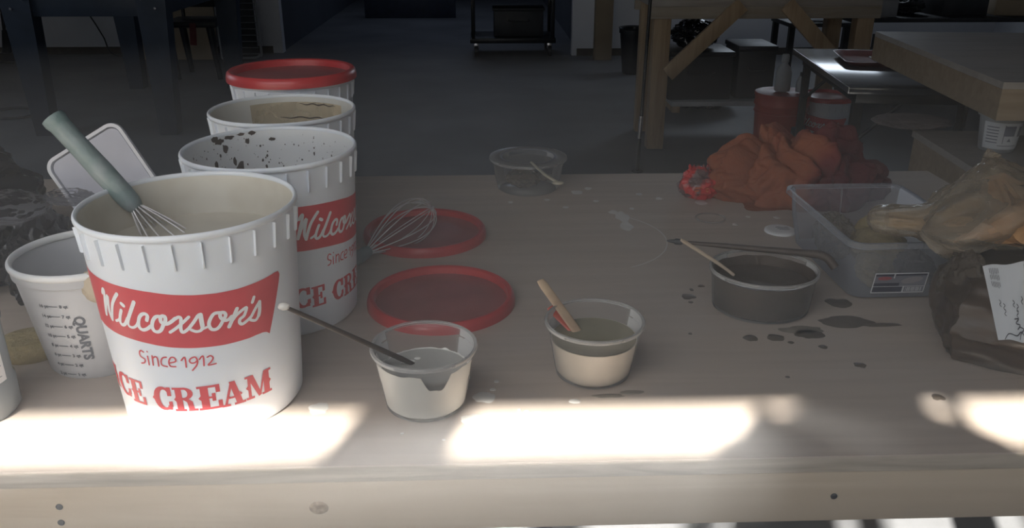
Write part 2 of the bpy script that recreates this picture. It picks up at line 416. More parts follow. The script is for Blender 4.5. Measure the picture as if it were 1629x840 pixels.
for px, py in ((94, 807), (97, 832), (1327, 790)):
    p = atY(px, py, .766)
    b2 = lathe([(0, .0010), (.0026, .0010), (.0038, 0), (.0038, -.002)], 16)
    bmesh.ops.rotate(b2, verts=b2.verts, cent=(0, 0, 0), matrix=Matrix.Rotation(PI/2, 3, 'X')); shift(b2, p)
    obj('screw', local(b2, tb), 'greydark', ap)
p = atY(507, 809, .766)
b2 = lathe([(0, .0008), (.006, .0009), (.0075, .0004), (.0085, -.001)], 24, sx=1.25)
bmesh.ops.rotate(b2, verts=b2.verts, cent=(0, 0, 0), matrix=Matrix.Rotation(PI/2, 3, 'X')); shift(b2, p)
obj('knot', local(b2, tb), mat('wood_knot', (.36, .27, .18), .6, c2=(.20, .14, .09), scale=160), ap)
def blot(name, px, py, w, h, m, seed, lab=None, th=.0007):
    """an irregular flat spill of its own shape, w x h pixels big"""
    c = at(px, py, T); rx = (at(px+w, py, T)-c).length; ry = (at(px, py-h, T)-c).length
    bm = B(); n = 36; loop = []
    for i in range(n):
        a = 2*PI*i/n; k = 1+.30*noise.noise(Vector((math.cos(a)*1.4+seed, math.sin(a)*1.4, seed*.7)))+.10*noise.noise(Vector((math.cos(a)*5+seed, math.sin(a)*5, seed)))
        loop.append((c.x+rx*k*math.cos(a), c.y+ry*k*math.sin(a)))
    i0 = [(c.x+(x-c.x)*.85, c.y+(y-c.y)*.85) for x, y in loop]
    add_loft(bm, [[(x, y, T+.00004) for x, y in loop], [(x, y, T+th) for x, y in i0]], cap0=False)
    o = obj(name, local(bm, tb), m, top)
    if lab: o['label'] = lab
for i, (x, y, w, h) in enumerate([(1195, 538, 12, 4.5), (1233, 537, 14, 5), (1335, 482, 18, 7), (1095, 472, 11, 4.5), (1100, 461, 3, 2), (1099, 481, 4, 1.5), (1368, 581, 10, 4), (1492, 632, 11, 4.5), (1285, 531, 26, 7), (1309, 552, 8, 3), (1345, 512, 44, 8), (1400, 517, 36, 2.5), (1098, 531, 3, 1.5), (1115, 455, 6, 2), (1253, 600, 4, 1.5), (1258, 545, 5, 2)]):
    blot('dark_spill', x, y, w, h, 'spot', i*1.7)
for i, (x, y, w, h) in enumerate([(968, 630, 24, 3.5), (1005, 624, 20, 3), (1275, 525, 34, 6)]):
    blot('smear', x, y, w, h, mat('faded_smear', (.27, .24, .20), .5, var=.15, scale=60) if i == 0 else bpy.data.materials['faded_smear'], 40+i*2.1)
for i, (x, y, w, h) in enumerate([(508, 650, 17, 8.5), (735, 601, 14, 9), (770, 632, 18, 9), (752, 668, 20, 9), (990, 345, 11, 8), (996, 360, 10, 7), (976, 338, 8, 3), (918, 306, 9, 3), (812, 322, 4, 1.5), (1115, 322, 9, 4), (1190, 345, 4, 1.5), (914, 638, 9, 4), (838, 655, 5, 2.2), (855, 657, 6, 2.4), (824, 660, 4, 2), (826, 652, 3, 1.5), (1108, 312, 8, 3), (665, 322, 10, 3), (760, 690, 3, 1.5), (230, 640, 3, 1.5), (112, 668, 4, 2), (900, 330, 5, 1.5), (870, 318, 5, 1.5), (948, 320, 5, 1.5), (1170, 357, 5, 2), (1048, 316, 5, 2), (1235, 346, 5, 2), (790, 607, 4, 2), (784, 620, 5, 2), (935, 300, 6, 2), (1017, 309, 5, 2), (1005, 332, 4, 1.5), (706, 700, 3, 1.2), (640, 690, 3, 1.2)]):
    blot('plaster_spot', x, y, w, h, 'paleSpot', 60+i*1.9)
def floor_ring(px, py, w, h, r, m):
    c = at(px, py, T); rx = (at(px+w, py, T)-c).length; ry = (at(px, py-h, T)-c).length
    return tube([(c.x+rx*math.cos(a), c.y+ry*math.sin(a), T+r*.6) for a in [2*PI*i/40 for i in range(40)]], r, 6, closed=True)
# a thin curved mark where a bucket lid once stood
c0 = at(920, 380, T); pts = []
for a in range(-62, 58, 4):
    p = c0+Vector((.16*math.cos(R_(a)), .155*math.sin(R_(a)), .0002)); pts.append(p)
obj('ring_mark', local(tube(pts, [(.0011, .0002)]*len(pts), 6, flat=(1, 0, 0)), tb), 'paleSpot', top)
obj('ring_mark', local(floor_ring(1081, 665, 14, 5, .0006, None), tb), 'paleSpot', top)

# ------------------------------------------------------------------ ice cream buckets
BH, BR0, BR1 = .25, .104, .117
def br(h): return BR0+(BR1-BR0)*h/BH
def on_bucket(off):
    def f(u, v):          # u: angle in degrees from the bucket's front, v: height
        a = R_(u); r = br(v)+off
        return Vector((r*math.sin(a), -r*math.cos(a), v))
    return f
DEG = 180/PI/.110         # metres along the wall -> degrees
def wrapped(bm, off, L=.004):
    """artwork drawn in metres (u = angle/DEG) onto the bucket wall"""
    refine(bm, L); return wrap(bm, lambda u, v: on_bucket(off)(u*DEG, v))
SCRIPT=[
(0.0036, [(-40.7, 0.1748), (-39.4, 0.1795), (-38.1, 0.181), (-38.6, 0.1747), (-40.4, 0.1648), (-42.2, 0.1523), (-42.5, 0.148)]),
(0.0042, [(-42.5, 0.148), (-39.6, 0.162), (-35.8, 0.1742), (-37.0, 0.1635), (-37.9, 0.1532), (-36.9, 0.1451)]),
(0.0042, [(-36.9, 0.1451), (-35.3, 0.1546), (-33.0, 0.1655), (-29.8, 0.1742), (-27.1, 0.1802)]),
(0.004, [(-26.8, 0.161), (-28.7, 0.1537), (-29.9, 0.1458), (-28.6, 0.1427), (-26.2, 0.1449), (-23.4, 0.1526)]),
(0.0032, [(-28.8, 0.152), (-30.7, 0.1479), (-33.3, 0.1454)]),
(0.0045, [(-25.5, 0.1694), (-24.2, 0.1675)]),
(0.0044, [(-16.7, 0.1739), (-19.7, 0.1635), (-22.9, 0.1527), (-24.1, 0.1474)]),
(0.0032, [(-24.1, 0.1474), (-23.5, 0.1431), (-21.1, 0.1423), (-18.4, 0.1456), (-16.4, 0.1514)]),
(0.004, [(-11.3, 0.1533), (-10.4, 0.1583), (-11.3, 0.161), (-13.4, 0.1602), (-15.5, 0.1557), (-16.8, 0.1481), (-16.6, 0.1432), (-14.7, 0.1412), (-12.1, 0.143), (-9.7, 0.1466)]),
(0.004, [(-4.0, 0.1589), (-5.9, 0.158), (-7.9, 0.1529), (-8.9, 0.1463), (-8.3, 0.1415), (-6.3, 0.14), (-4.2, 0.1426), (-2.3, 0.1492), (-0.9, 0.154), (-0.9, 0.1585), (-2.3, 0.1593), (-3.4, 0.1565), (-3.2, 0.1516), (-0.8, 0.1496), (2.0, 0.1523), (4.4, 0.1561)]),
(0.0036, [(4.3, 0.1553), (6.1, 0.1575), (7.2, 0.1558), (6.9, 0.1501), (6.3, 0.1437), (6.8, 0.1391), (8.7, 0.1404), (10.7, 0.1437)]),
(0.0034, [(0.4, 0.1397), (4.0, 0.1444), (8.0, 0.1508), (11.3, 0.1566)]),
(0.0036, [(10.7, 0.1437), (13.6, 0.1504), (16.1, 0.157), (17.4, 0.1582)]),
(0.0046, [(17.4, 0.1578), (17.4, 0.1509), (17.5, 0.1443)]),
(0.0034, [(17.5, 0.1443), (16.7, 0.1396), (14.1, 0.1383), (11.5, 0.1411)]),
(0.0028, [(17.2, 0.1403), (19.6, 0.1419)]),
(0.0038, [(27.7, 0.156), (24.4, 0.1564), (22.0, 0.1509), (20.9, 0.1447), (21.7, 0.1389), (24.0, 0.1374), (26.3, 0.1402), (28.6, 0.1468), (30.1, 0.1515), (29.6, 0.155), (27.9, 0.1559), (27.2, 0.1518), (28.6, 0.1468), (31.0, 0.1456), (33.2, 0.1488)]),
(0.0042, [(36.6, 0.1561), (34.1, 0.1472), (31.2, 0.1371)]),
(0.0036, [(32.8, 0.1424), (35.7, 0.1484), (39.5, 0.1527), (42.0, 0.1538), (40.2, 0.1456), (37.7, 0.1428), (37.2, 0.1387), (38.6, 0.1361), (41.5, 0.1382), (44.4, 0.1417)]),
(0.0036, [(44.4, 0.1417), (47.8, 0.1504), (50.3, 0.1553)]),
(0.0044, [(50.3, 0.1553), (49.9, 0.1455), (49.0, 0.1395)]),
(0.0034, [(49.0, 0.1395), (47.0, 0.1354), (44.7, 0.1365), (42.9, 0.1394)]),
(0.0036, [(47.1, 0.1633), (45.8, 0.1579)]),
]
SINCE=[
[(-18.1, 0.1128), (-19.7, 0.1143), (-20.9, 0.1113), (-20.7, 0.1068), (-18.2, 0.1036), (-18.9, 0.0994), (-21.1, 0.098)],
[(-16.0, 0.1082), (-16.1, 0.0973)],
[(-15.6, 0.1142), (-15.5, 0.1138)],
[(-13.0, 0.1095), (-13.5, 0.0976)],
[(-13.2, 0.1062), (-11.0, 0.1086), (-10.0, 0.1061), (-10.2, 0.0969)],
[(-4.6, 0.1087), (-6.7, 0.1078), (-8.1, 0.1038), (-8.0, 0.0985), (-5.1, 0.0968)],
[(-3.7, 0.1015), (0.1, 0.1034), (-0.2, 0.108), (-2.2, 0.1081), (-3.7, 0.1028), (-3.2, 0.0975), (-0.3, 0.0968)],
[(3.4, 0.1045), (5.5, 0.1079), (5.4, 0.0957)],
[(11.9, 0.1036), (11.1, 0.1074), (8.8, 0.1063), (7.7, 0.1033), (8.6, 0.1004), (10.6, 0.1007), (12.0, 0.103), (11.2, 0.0972), (8.5, 0.0912)],
[(13.1, 0.104), (15.3, 0.1075), (15.0, 0.0955)],
[(17.4, 0.1053), (19.2, 0.1066), (20.4, 0.1035), (19.2, 0.0993), (17.3, 0.0954), (21.6, 0.0957)],
]
BAN = [(-62, .1955), (-52, .194), (-39.2, .1925), (-20.5, .190), (-6.3, .1872), (4, .184), (15.5, .1813), (27, .1795), (38.3, .1788), (48, .1795), (56, .1803), (63.0, .1815), (66.0, .1810), (67.2, .1765), (66.0, .168), (61, .140), (55.6, .1114), (53.6, .1150), (51, .1166), (46.5, .1168), (42.6, .1162), (27, .1166), (11, .1186), (-1, .1210), (-13, .1245), (-24, .127), (-35.4, .1283), (-48, .130), (-57, .131), (-60, .128), (-61.5, .122), (-66, .15), (-68, .19), (-66, .1965)]
def slab_letters():
    bm = B()
    def put(polys, u0, u1, v0, v1, w):
        du = (u1-u0)/DEG
        for poly in polys: add_poly(bm, [(u0/DEG+x/w*du, v0+y*(v1-v0)) for x, y in poly])
    def rc(x0, y0, x1, y1): return [(x0, y0), (x1, y0), (x1, y1), (x0, y1)]
    def bump(x, s=1): return [(x, .40), (x-.05*s, .46), (x-.09*s, .5), (x-.05*s, .54), (x, .60)]
    def arc(cx, cy, rx, ry, ix, iy, icx, a0, a1, n=14):
        P = []
        for i in range(n):
            a, b = R_(a0+(a1-a0)*i/n), R_(a0+(a1-a0)*(i+1)/n)
            P.append([(cx+rx*math.cos(a), cy+ry*math.sin(a)), (cx+rx*math.cos(b), cy+ry*math.sin(b)), (icx+ix*math.cos(b), cy+iy*math.sin(b)), (icx+ix*math.cos(a), cy+iy*math.sin(a))])
        return P
    I = [rc(.12, .05, .40, .95), rc(0, 0, .52, .09), rc(0, .91, .52, 1), bump(.12), bump(.40, -1)]
    Cc = arc(.42, .5, .40, .5, .20, .38, .47, 48, 318)+[rc(.60, .62, .76, .98), rc(.56, .04, .72, .22), [(.60, .10), (.76, .18), (.76, .40), (.62, .38)], bump(.04)]
    E = [rc(.10, .05, .36, .95), rc(0, .91, .74, 1), rc(.60, .68, .74, .95), rc(.3, .46, .52, .54), rc(.46, .34, .58, .66), rc(0, 0, .78, .09), rc(.64, .03, .78, .33), bump(.10)]
    Rr = [rc(.10, .05, .36, .95), rc(0, 0, .46, .09), rc(0, .91, .5, 1), bump(.10)]+arc(.44, .745, .36, .255, .15, .17, .44, -90, 90)+[rc(.3, .49, .48, .57), [(.36, .50), (.58, .52), (.74, .40), (.78, .09), (.56, .09), (.52, .38)], rc(.54, 0, .92, .09)]
    A = [[(.10, .05), (.20, .05), (.50, .92), (.40, .98)], [(.36, 1), (.60, 1), (.86, .05), (.60, .05)], rc(.22, .30, .64, .38), rc(0, 0, .34, .09), rc(.50, 0, .98, .09), [(.78, .36), (.86, .40), (.80, .48), (.74, .52)]]
    Mm = [rc(.10, .05, .22, .95), rc(0, 0, .34, .09), rc(0, .91, .26, 1), [(.08, 1), (.34, 1), (.66, .06), (.52, .0)], [(.52, 0), (.62, .05), (.90, .98), (.80, 1)], rc(.78, .05, 1.04, .95), rc(.68, 0, 1.14, .09), rc(.80, .91, 1.14, 1), bump(.10), bump(1.04, -1)]
    for P, u0, u1, a, b, w in ((I, -60.5, -51.5, .047, .0765, .52), (Cc, -50.5, -37.0, .044, .0745, .76), (E, -36.0, -24.6, .0415, .0725, .78), (Cc, -18.2, -6.4, .0392, .0705, .76), (Rr, -5.4, 8.0, .0388, .0698, .92), (E, 8.6, 22.2, .0385, .0695, .78), (A, 21.6, 35.8, .0378, .0690, .98), (Mm, 36.2, 53.8, .0385, .0690, 1.14)):
        put(P, u0, u1, a, b, w)
    return bm
def bucket_body(inner='white_in'):
    prof = [(0, .0035), (BR0-.012, .0035), (BR0-.010, 0), (BR0-.004, 0), (BR0, .005)]
    prof += [(br(h), h) for h in (.04, .08, .12, .16, .20, .238, .2465)]
    n_out = len(prof)
    prof += [(br(.2465)-.0018, .2465), (br(.2)-.0018, .2), (br(.1)-.0018, .1), (BR0-.0016, .012), (BR0-.006, .006), (0, .006)]
    mi = [0]*(n_out)+[1]*(len(prof)-1-n_out)
    bm = lathe(prof, 96, mi=mi)
    n = 26
    for i in range(n):                      # stiffening gussets under the lip
        a = 2*PI*(i+.15)/n; ca, sa = math.cos(a), math.sin(a)
        def P(r, h, t): return (r*ca-t*sa, r*sa+t*ca, h)
        r0 = br(.238); L = []
        for h, d, t in ((.240, .0042, .0005), (.226, .0034, .0007), (.212, .0030, .0012), (.2105, .0018, .0012), (.2100, .0001, .0010)):
            L.append([P(br(h)-.0012, h, -t), P(br(h)+d, h, -t*.7), P(br(h)+d, h, t*.7), P(br(h)-.0012, h, t)])
        add_loft(bm, L)
    o = obj('bucket_wall', bm, 'white', mats=['white', inner], fix=True); return o
def rim_mesh():
    c = (br(.244), .2435); prof = []
    for k in range(12):
        a = 2*PI*k/12; prof.append((c[0]+.0006+.0026*math.cos(a), c[1]+.0026+.0038*math.sin(a)))
    return lathe(prof, 96, close=True)
def make_bucket(name, label, loc, rotz, group, inner='white_in'):
    r = thing(name, label, 'bucket', loc, R_(rotz), group)
    w = bucket_body(inner); w.parent = r
    obj('rim', rim_mesh(), 'white', r)
    bm = add_poly(B(), [(u/DEG, v) for u, v in BAN]); s = obj('printed_banner', wrapped(bm, .0003), 'red', r); s['label'] = 'red printed banner'
    bm = B()
    for k, (wd, pts) in enumerate(SCRIPT): add_stroke(bm, [(u/DEG, v) for u, v in pts], wd)
    t = obj('script_lettering', wrapped(bm, .0006), 'print_white', s, fix=True); t['label'] = 'white script lettering'
    bm = B()
    for pts in SINCE: add_stroke(bm, [(u/DEG, v) for u, v in pts], .0017)
    t = obj('small_lettering', wrapped(bm, .0004), 'red', r); t['label'] = 'thin red lettering with the founding year'
    t = obj('slab_lettering', wrapped(slab_letters(), .0004), 'red', r); t['label'] = 'red slab serif lettering'
    return r
p1, p2, p3, p4 = at(299, 318, T+BH), at(428, 231.5, T+BH), at(449, 171, T+BH), at(465, 122, T+BH)
p2 = p1+(p2-p1).normalized()*.2445
def on_table(p, z=T): return (p.x, p.y, z)
GB = 'white ice cream buckets in a row on the work table'
b1 = make_bucket('ice_cream_bucket', 'front white ice cream bucket with red banner, full of tan plaster with a whisk', on_table(p1), 0, GB, 'white_slip')
b2 = dup(b1); b2.location = on_table(p2); b2.rotation_euler.z = R_(69)
b2['label'] = 'white ice cream bucket second from the front, inside spattered dark brown'
b3 = dup(b1); b3.location = on_table(p3); b3.rotation_euler.z = R_(150)
b3['label'] = 'open white ice cream bucket with yellowed inner wall, third from the front'
b4 = dup(b1); b4.location = on_table(p4); b4.rotation_euler.z = R_(-130)
b4['label'] = 'farthest white ice cream bucket, closed with a red lid'
def inner(b, m):
    for c in b.children:
        if c.name.startswith('bucket_wall'): c.material_slots[1].link = 'OBJECT'; c.material_slots[1].material = M[m]
inner(b2, 'white_in'); inner(b3, 'white_yel'); inner(b4, 'white_in')
# liquid plaster in the front bucket
zl = .197
bm = B(); rr = br(zl)-.0021
bm2 = lathe([(0, .008), (BR0-.008, .008), (BR0-.0035, .014), (br(.1)-.0021, .1), (rr, zl), (rr-.004, zl-.0012), (rr*.7, zl-.0006), (rr*.35, zl), (0, zl)], 72)
bm.free()
o = obj('liquid_plaster', bm2, 'slip'); o.location = on_table(p1); tag(o, 'tan liquid plaster filling the front ice cream bucket', 'plaster')
# dried brown spatter on the wall of the second bucket
bm = B(); rnd = random.Random(5)
def wall_blot(bm, a, h, w, hh, seed):
    n = 14; vs = []
    for i in range(n):
        t = 2*PI*i/n; k = 1+.55*noise.noise(Vector((math.cos(t)*1.6+seed, math.sin(t)*1.6, seed)))
        r = br(h)-.0024; aa = a+w*k*math.cos(t)/r
        hz = min(h+hh*k*math.sin(t), .248)
        vs.append(bm.verts.new(((br(hz)-.0023)*math.sin(aa), -(br(hz)-.0023)*math.cos(aa), hz)))
    bm.faces.new(vs)
for i in range(330):
    a = R_(rnd.uniform(95, 265)); w = rnd.choice([.0004, .0005, .0006, .0006, .0008, .001, .0016]); wall_blot(bm, a, rnd.uniform(.12, .238), w, w*rnd.uniform(.8, 1.9), i*.77)
for a, h, w, hh in ((232, .238, .007, .004), (224, .241, .008, .003), (214, .243, .006, .002), (206, .243, .005, .003), (210, .232, .003, .004), (228, .226, .004, .006), (238, .205, .003, .007), (218, .185, .006, .016), (212, .178, .004, .009), (231, .180, .003, .012), (245, .19, .003, .012), (192, .231, .005, .003), (222, .205, .003, .006), (236, .243, .006, .004), (198, .19, .002, .003)):
    wall_blot(bm, R_(a), h, w, hh, a*.31+h*9)
sp = obj('dried_spatter', bm, 'browndry', b2, rot=(0, 0, R_(-69)), fix=False); sp['label'] = 'dark brown dried spatter'
# tan tide marks on the wall of the third bucket
bm = B(); n = 30
for i in range(n): pass
g = [[None]*13 for _ in range(n+1)]
for i in range(n+1):
    a = R_(132+ (222-132)*i/n)
    for j in range(13):
        h = .090+(.236-.090)*j/12+.004*noise.noise(Vector((i*.3, j*.2, 3)))*(0 if j in (0, 12) else 1)
        r = br(h)-.0023; g[i][j] = bm.verts.new((r*math.sin(a), -r*math.cos(a), h))
for i in range(n):
    for j in range(12): bm.faces.new((g[i][j], g[i+1][j], g[i+1][j+1], g[i][j+1]))
s_ = obj('tan_residue', bm, 'tanstain', b3, rot=(0, 0, R_(-150)), fix=False); s_['label'] = 'tan dried residue'
for h, a0, a1 in ((.232, 140, 178), (.208, 140, 196)):
    bm = B(); pv = None
    for i in range(31):
        a = R_(a0+(a1-a0)*i/30); hh = h+.0012*math.sin(i*.7); r = br(hh)-.0026; th = .0011*(math.sin(PI*i/30)**.5)+.0001
        q = [bm.verts.new((r*math.sin(a), -r*math.cos(a), hh+d*th)) for d in (-1, 1)]
        if pv: bm.faces.new((pv[0], q[0], q[1], pv[1]))
        pv = q
    obj('tide_mark', bm, 'browndry', b3, rot=(0, 0, R_(-150)), fix=False)
# lids
def make_lid(name, label, loc, R, group, rot=0):
    r = thing(name, label, 'lid', loc, rot, group)
    obj('lid_rim', lathe([(R*.885, .0045), (R*.90, .0145), (R*.925, .0165), (R*.955, .0165), (R*.985, .0135), (R, .006), (R, 0), (R*.985, 0), (R*.98, .006), (R*.95, .011), (R*.91, .010), (R*.90, .0045)], 96, close=True), 'redlid', r)
    obj('lid_panel', lathe([(0, .0062), (R*.40, .0062), (R*.62, .0066), (R*.64, .0058), (R*.84, .0052), (R*.889, .0048), (R*.889, .003), (0, .0030)], 96), 'redlid_in', r)
    return r
GL = 'red bucket lids'
lid1 = make_lid('bucket_lid', 'red bucket lid lying flat, nearest the front, behind a cup of white plaster', on_table(at(702, 469, T+.012)), .1125, GL)
lid2 = dup(lid1); lid2.location = on_table(at(676, 365, T+.012)); lid2['label'] = 'red bucket lid lying flat on the table under the wire whisk'; lid2.rotation_euler.z = 1.1
lid3 = dup(lid1); lid3.location = on_table(p4, T+BH-.0035+.0015); lid3.scale = (1.115, 1.115, 1.15); lid3['label'] = 'red lid closing the farthest ice cream bucket'; lid3.rotation_euler.z = 2.3
# ------------------------------------------------------------------ whisks
def line_to_y(A, Bp, py, px=None):
    """a point on the straight rod through A and Bp, the far end of it"""
    best = None
    for i in range(4000):
        p = A+(Bp-A)*(i/400); d = p-CAM
        c, s = math.cos(-YAW), math.sin(-YAW); x, y, z = c*d.x-s*d.y, s*d.x+c*d.y, d.z
        zz = y*math.cos(PITCH)-z*math.sin(PITCH); uu = y*math.sin(PITCH)+z*math.cos(PITCH)
        if 420-FPX*uu/zz <= py: return p
    return p
def whisk_mesh(L, wmax, n, seed=0, wires=.0010):
    """wire loops of a balloon whisk along +x from the handle end"""
    out = []
    for k in range(n):
        a = PI*k/n; pts = []
        for i in range(41):
            f = PI*i/20 if i <= 20 else PI*(40-i)/20
            q = (1-math.cos(f))/2; x = L*q; w = (wmax*math.sin(f)*q**.6*1.35+.006*(1-q))*(1 if i < 20 else -1)
            if i == 20: w = 0
            pts.append((x, w*math.cos(a), w*math.sin(a)))
        out.append(tube(catmull(pts, 2), wires, 6))
    return out
def frame_at(p, d):
    d = Vector(d).normalized(); q = d.to_track_quat('X', 'Z'); return Matrix.Translation(p) @ q.to_matrix().to_4x4()
def make_whisk(name, label, end, joint, L, wmax, rg, group, n=6):
    r = thing(name, label, 'whisk', tuple(joint), 0, group)
    m = frame_at((0, 0, 0), Vector(joint)-Vector(end)); H = (Vector(joint)-Vector(end)).length
    prof = [(-H, .0), (-H, rg*1.08), (-H+.006, rg*1.12), (-H+.012, rg*1.0), (-H*.7, rg*.98), (-H*.4, rg*1.05), (-H*.15, rg*1.0), (-.006, rg*.95), (0, rg*.8), (.004, rg*.62), (.004, 0)]
    bm = lathe([(q, x) for x, q in prof], 28)
    bmesh.ops.transform(bm, matrix=m @ Matrix.Rotation(PI/2, 4, 'Y'), verts=bm.verts); obj('whisk_handle', bm, 'handle', r)
    for b in whisk_mesh(L, wmax, n):
        bmesh.ops.transform(b, matrix=m, verts=b.verts); obj('wire_loop', b, 'wire', r)
    return r
A1 = at(250, 367, T+zl); R1 = at(164, 274, T+BH+.017)
J1 = A1+(R1-A1)*.42; E1 = line_to_y(A1, R1, 187)
make_whisk('whisk', 'whisk with weathered grey green grip standing in the front bucket of plaster', E1, J1, .145, .030, .0125, 'wire whisks')
J2 = at(586, 399, T+.014); tip = at(680, 326, T+.062); E2 = J2-(tip-J2).normalized()*.09+Vector((0, 0, .006))
make_whisk('whisk', 'wire whisk lying with its wires across a red lid, handle behind a bucket', E2, J2, (tip-J2).length*1.04, .036, .0115, 'wire whisks', 6)
# ------------------------------------------------------------------ deli cups
def cup(name, label, c, r0, r1, h, m, cat='cup', group=None, lip=.0035, ridge=True, sy=1.):
    r = thing(name, label, cat, (c.x, c.y, T), 0, group)
    hb = h-.012
    rr = lambda z: r0+(r1-lip-r0)*z/h
    prof = [(0, .0016), (r0*.80, .0016), (r0*.86, .0004), (r0-.004, 0), (r0, .003), (rr(h*.35), h*.35), (rr(hb), hb), (rr(hb)+.0012, hb+.001), (rr(h)+.0008, h-.001)]
    obj('cup_wall', lathe(prof, 72, sy=sy), m, r)
    c1 = r1-.0018
    rim = [(c1-.0024, h-.0006), (c1-.001, h+.0008), (c1+.001, h+.0006), (c1+.0018, h-.001), (c1+.0014, h-.0045), (c1+.0006, h-.0046), (c1+.0008, h-.0012), (c1-.0016, h-.0014)]
    obj('cup_rim', lathe(rim, 72, close=True, sy=sy), 'cuprim', r)
    return r, rr
GD = 'round clear deli cups of plaster'
c1 = at(676, 641, T); c1.y += .0; h1 = .080
c1 = (at(676, 547, T+h1)+c1)*.5
cupA, rrA = cup('deli_cup', 'clear deli cup of white plaster at the front with a dark stick leaning out', c1, .0475, .0635, h1, 'clear', group=GD)
def fill(name, label, c, rr, zf, m, mtop=None, cat='plaster', sy=1., gap=.0012, film_to=None, skip=None):
    r = thing(name, label, cat, (c.x, c.y, T), 0)
    prof = [(0, .003), (rr(0)-.005, .003), (rr(0)-gap-.001, .006)]+[(rr(zf*k/6)-gap, zf*k/6) for k in range(1, 7)]
    obj('plaster_mass', lathe(prof+[(rr(zf)-gap-.003, zf-.0012), (0, zf-.0012)], 72, sy=sy), m, r)
    if mtop: s = obj('liquid_surface', lathe([(0, zf+.0002), (rr(zf)*.6, zf-.0001), (rr(zf)-gap-.0015, zf+.0004), (rr(zf)-gap-.002, zf-.0006), (0, zf-.0006)], 72, sy=sy), mtop, r); s['label'] = 'darker liquid surface'
    if film_to:
        bm = B(); n = 120; cols = []
        for i in range(n+1):
            a = 2*PI*i/n; d = math.degrees((a+PI/2) % (2*PI))   # 0 = towards the front
            z1 = film_to+.003*noise.noise(Vector((math.cos(a)*3, math.sin(a)*3, 2)))
            if skip:
                for lo, hi, zz in skip:
                    if lo < d < hi: z1 = min(z1, zz+.0030*noise.noise(Vector((d*.10, 5, 1)))+max(0, film_to-zz)*min(1, abs(d-(lo+hi)/2)/((hi-lo)/2))**(3.2 if hi-lo < 60 else 14)*(1+.5*noise.noise(Vector((d*.3, 1, 1)))))
            cols.append((a, max(z1, zf*.9)))
        prev = None
        for a, z1 in cols:
            col = []
            for k in range(4):
                z = zf*.9+(z1-zf*.9)*k/3; q = rr(z)-gap*.6
                col.append(bm.verts.new((q*math.cos(a), q*math.sin(a)*sy, z)))
            if prev:
                for k in range(3): bm.faces.new((prev[k], col[k], col[k+1], prev[k+1]))
            prev = col
        s = obj('smeared_coat', bm, m, r)
    return r
fill('plaster_fill', 'white plaster inside the front deli cup with a bare patch on the side', c1, rrA, .046, 'plaster', 'greyliq', film_to=.0665, skip=[(1, 35, .0465), (96, 264, .047)])
o0 = bpy.data.objects['plaster_fill']
for px, py, w in ((652, 575, .006), (664, 570, .004), (642, 577, .003)):
    q = at(px, py, T+.0462)-o0.location
    s_ = obj('plaster_scrap', crumple(tuple(q), (w, w*.6, .0012), px*.1, .3, 2, 3), 'plaster', o0)
c2 = at(946, 508, T+.076); c2 = Vector((c2.x, c2.y, T))
cupB, rrB = cup('deli_cup', 'clear deli cup of cream slip with a tan stick and red spoon inside', c2, .0475, .0635, .076, 'clear', group=GD)
fill('cream_slip', 'cream slip under olive liquid inside the deli cup with the tan stick', c2, rrB, .052, 'cream', 'murk', cat='slip')
c3 = at(1216, 425, T+.064); c3 = Vector((c3.x, c3.y, T))
cupC, rrC = cup('plastic_tub', 'wide clear tub of dark brown slip with a long stick across its rim', c3, .071, .0805, .064, 'clear', 'tub', sy=.92)
fill('brown_slip', 'dark brown slip inside the wide clear tub', c3, rrC, .040, 'brown', 'brown', cat='slip', sy=.92, film_to=.0555)
c4 = at(840, 250, T+.068); c4 = Vector((c4.x, c4.y, T))
cupD, rrD = cup('lidded_tub', 'clear lidded tub at the far table edge with an ivory spoon on it', c4, .065, .0815, .068, 'clear', 'tub')
lidm = lathe([(0, .0630), (.048, .0630), (.052, .0632), (.055, .0695), (.058, .0712), (.074, .0708), (.0825, .0705), (.0835, .066), (.0828, .066), (.0818, .0692), (.0735, .0696), (.0585, .0700), (.0560, .0685), (.053, .0620), (0, .0618)], 72)
o = obj('tub_lid', lidm, 'clear', cupD); o['label'] = 'clear recessed lid'
o = obj('lid_edge', lathe([(.0555, .0702), (.058, .0716), (.0605, .0712), (.0595, .0704)], 72, close=True), 'frost', cupD)
bm = crumple((0, 0, .024), (.034, .030, .018), 3, .35, 2.2, 4, floor=.004)
o = obj('film_scrap', bm, 'filmbag'); o.location = (c4.x-.01, c4.y-.005, T); tag(o, 'crumpled grey film inside the clear lidded tub at the far table edge', 'plastic film')
# sticks
def stick(name, label, pts, r, m, flat=None, cat='stick', group=None, taper=None):
    P = catmull(pts, 8) if len(pts) > 2 else [Vector(pts[0])+(Vector(pts[1])-Vector(pts[0]))*i/10 for i in range(11)]
    n = len(P); base = P[-1].copy(); rad = []
    for i in range(n):
        k = taper[0]+(taper[1]-taper[0])*i/(n-1) if taper else 1.
        e = .75 if i in (0, n-1) else 1.
        rad.append((r[0]*k*e, r[1]*k*e))
    o = obj(name, tube(P, rad, 12, flat=flat), m); rebase(o, base)
    return tag(o, label, cat, group)
qa = at(655, 578, T+.047); qb = at(601, 554, T+h1+.004); qe = line_to_x = None
def extend(A, Bp, k): return A+(Bp-A)*k
st = stick('stir_stick', 'dark brown stir stick leaning left out of the front deli cup', [extend(qa, qb, 3.36), extend(qa, qb, -.05)], (.0030, .0022), 'stickdark', taper=(.85, 1.1))
o = obj('plaster_tip', crumple(tuple(extend(qa, qb, 3.38)-Vector(st.location)), (.006, .004, .004), 8, .2, 2, 3), 'paleSpot', st); o['label'] = 'pale plaster on the tip'
qa = at(918, 527, T+.0515); qb = at(884, 480, T+.079)
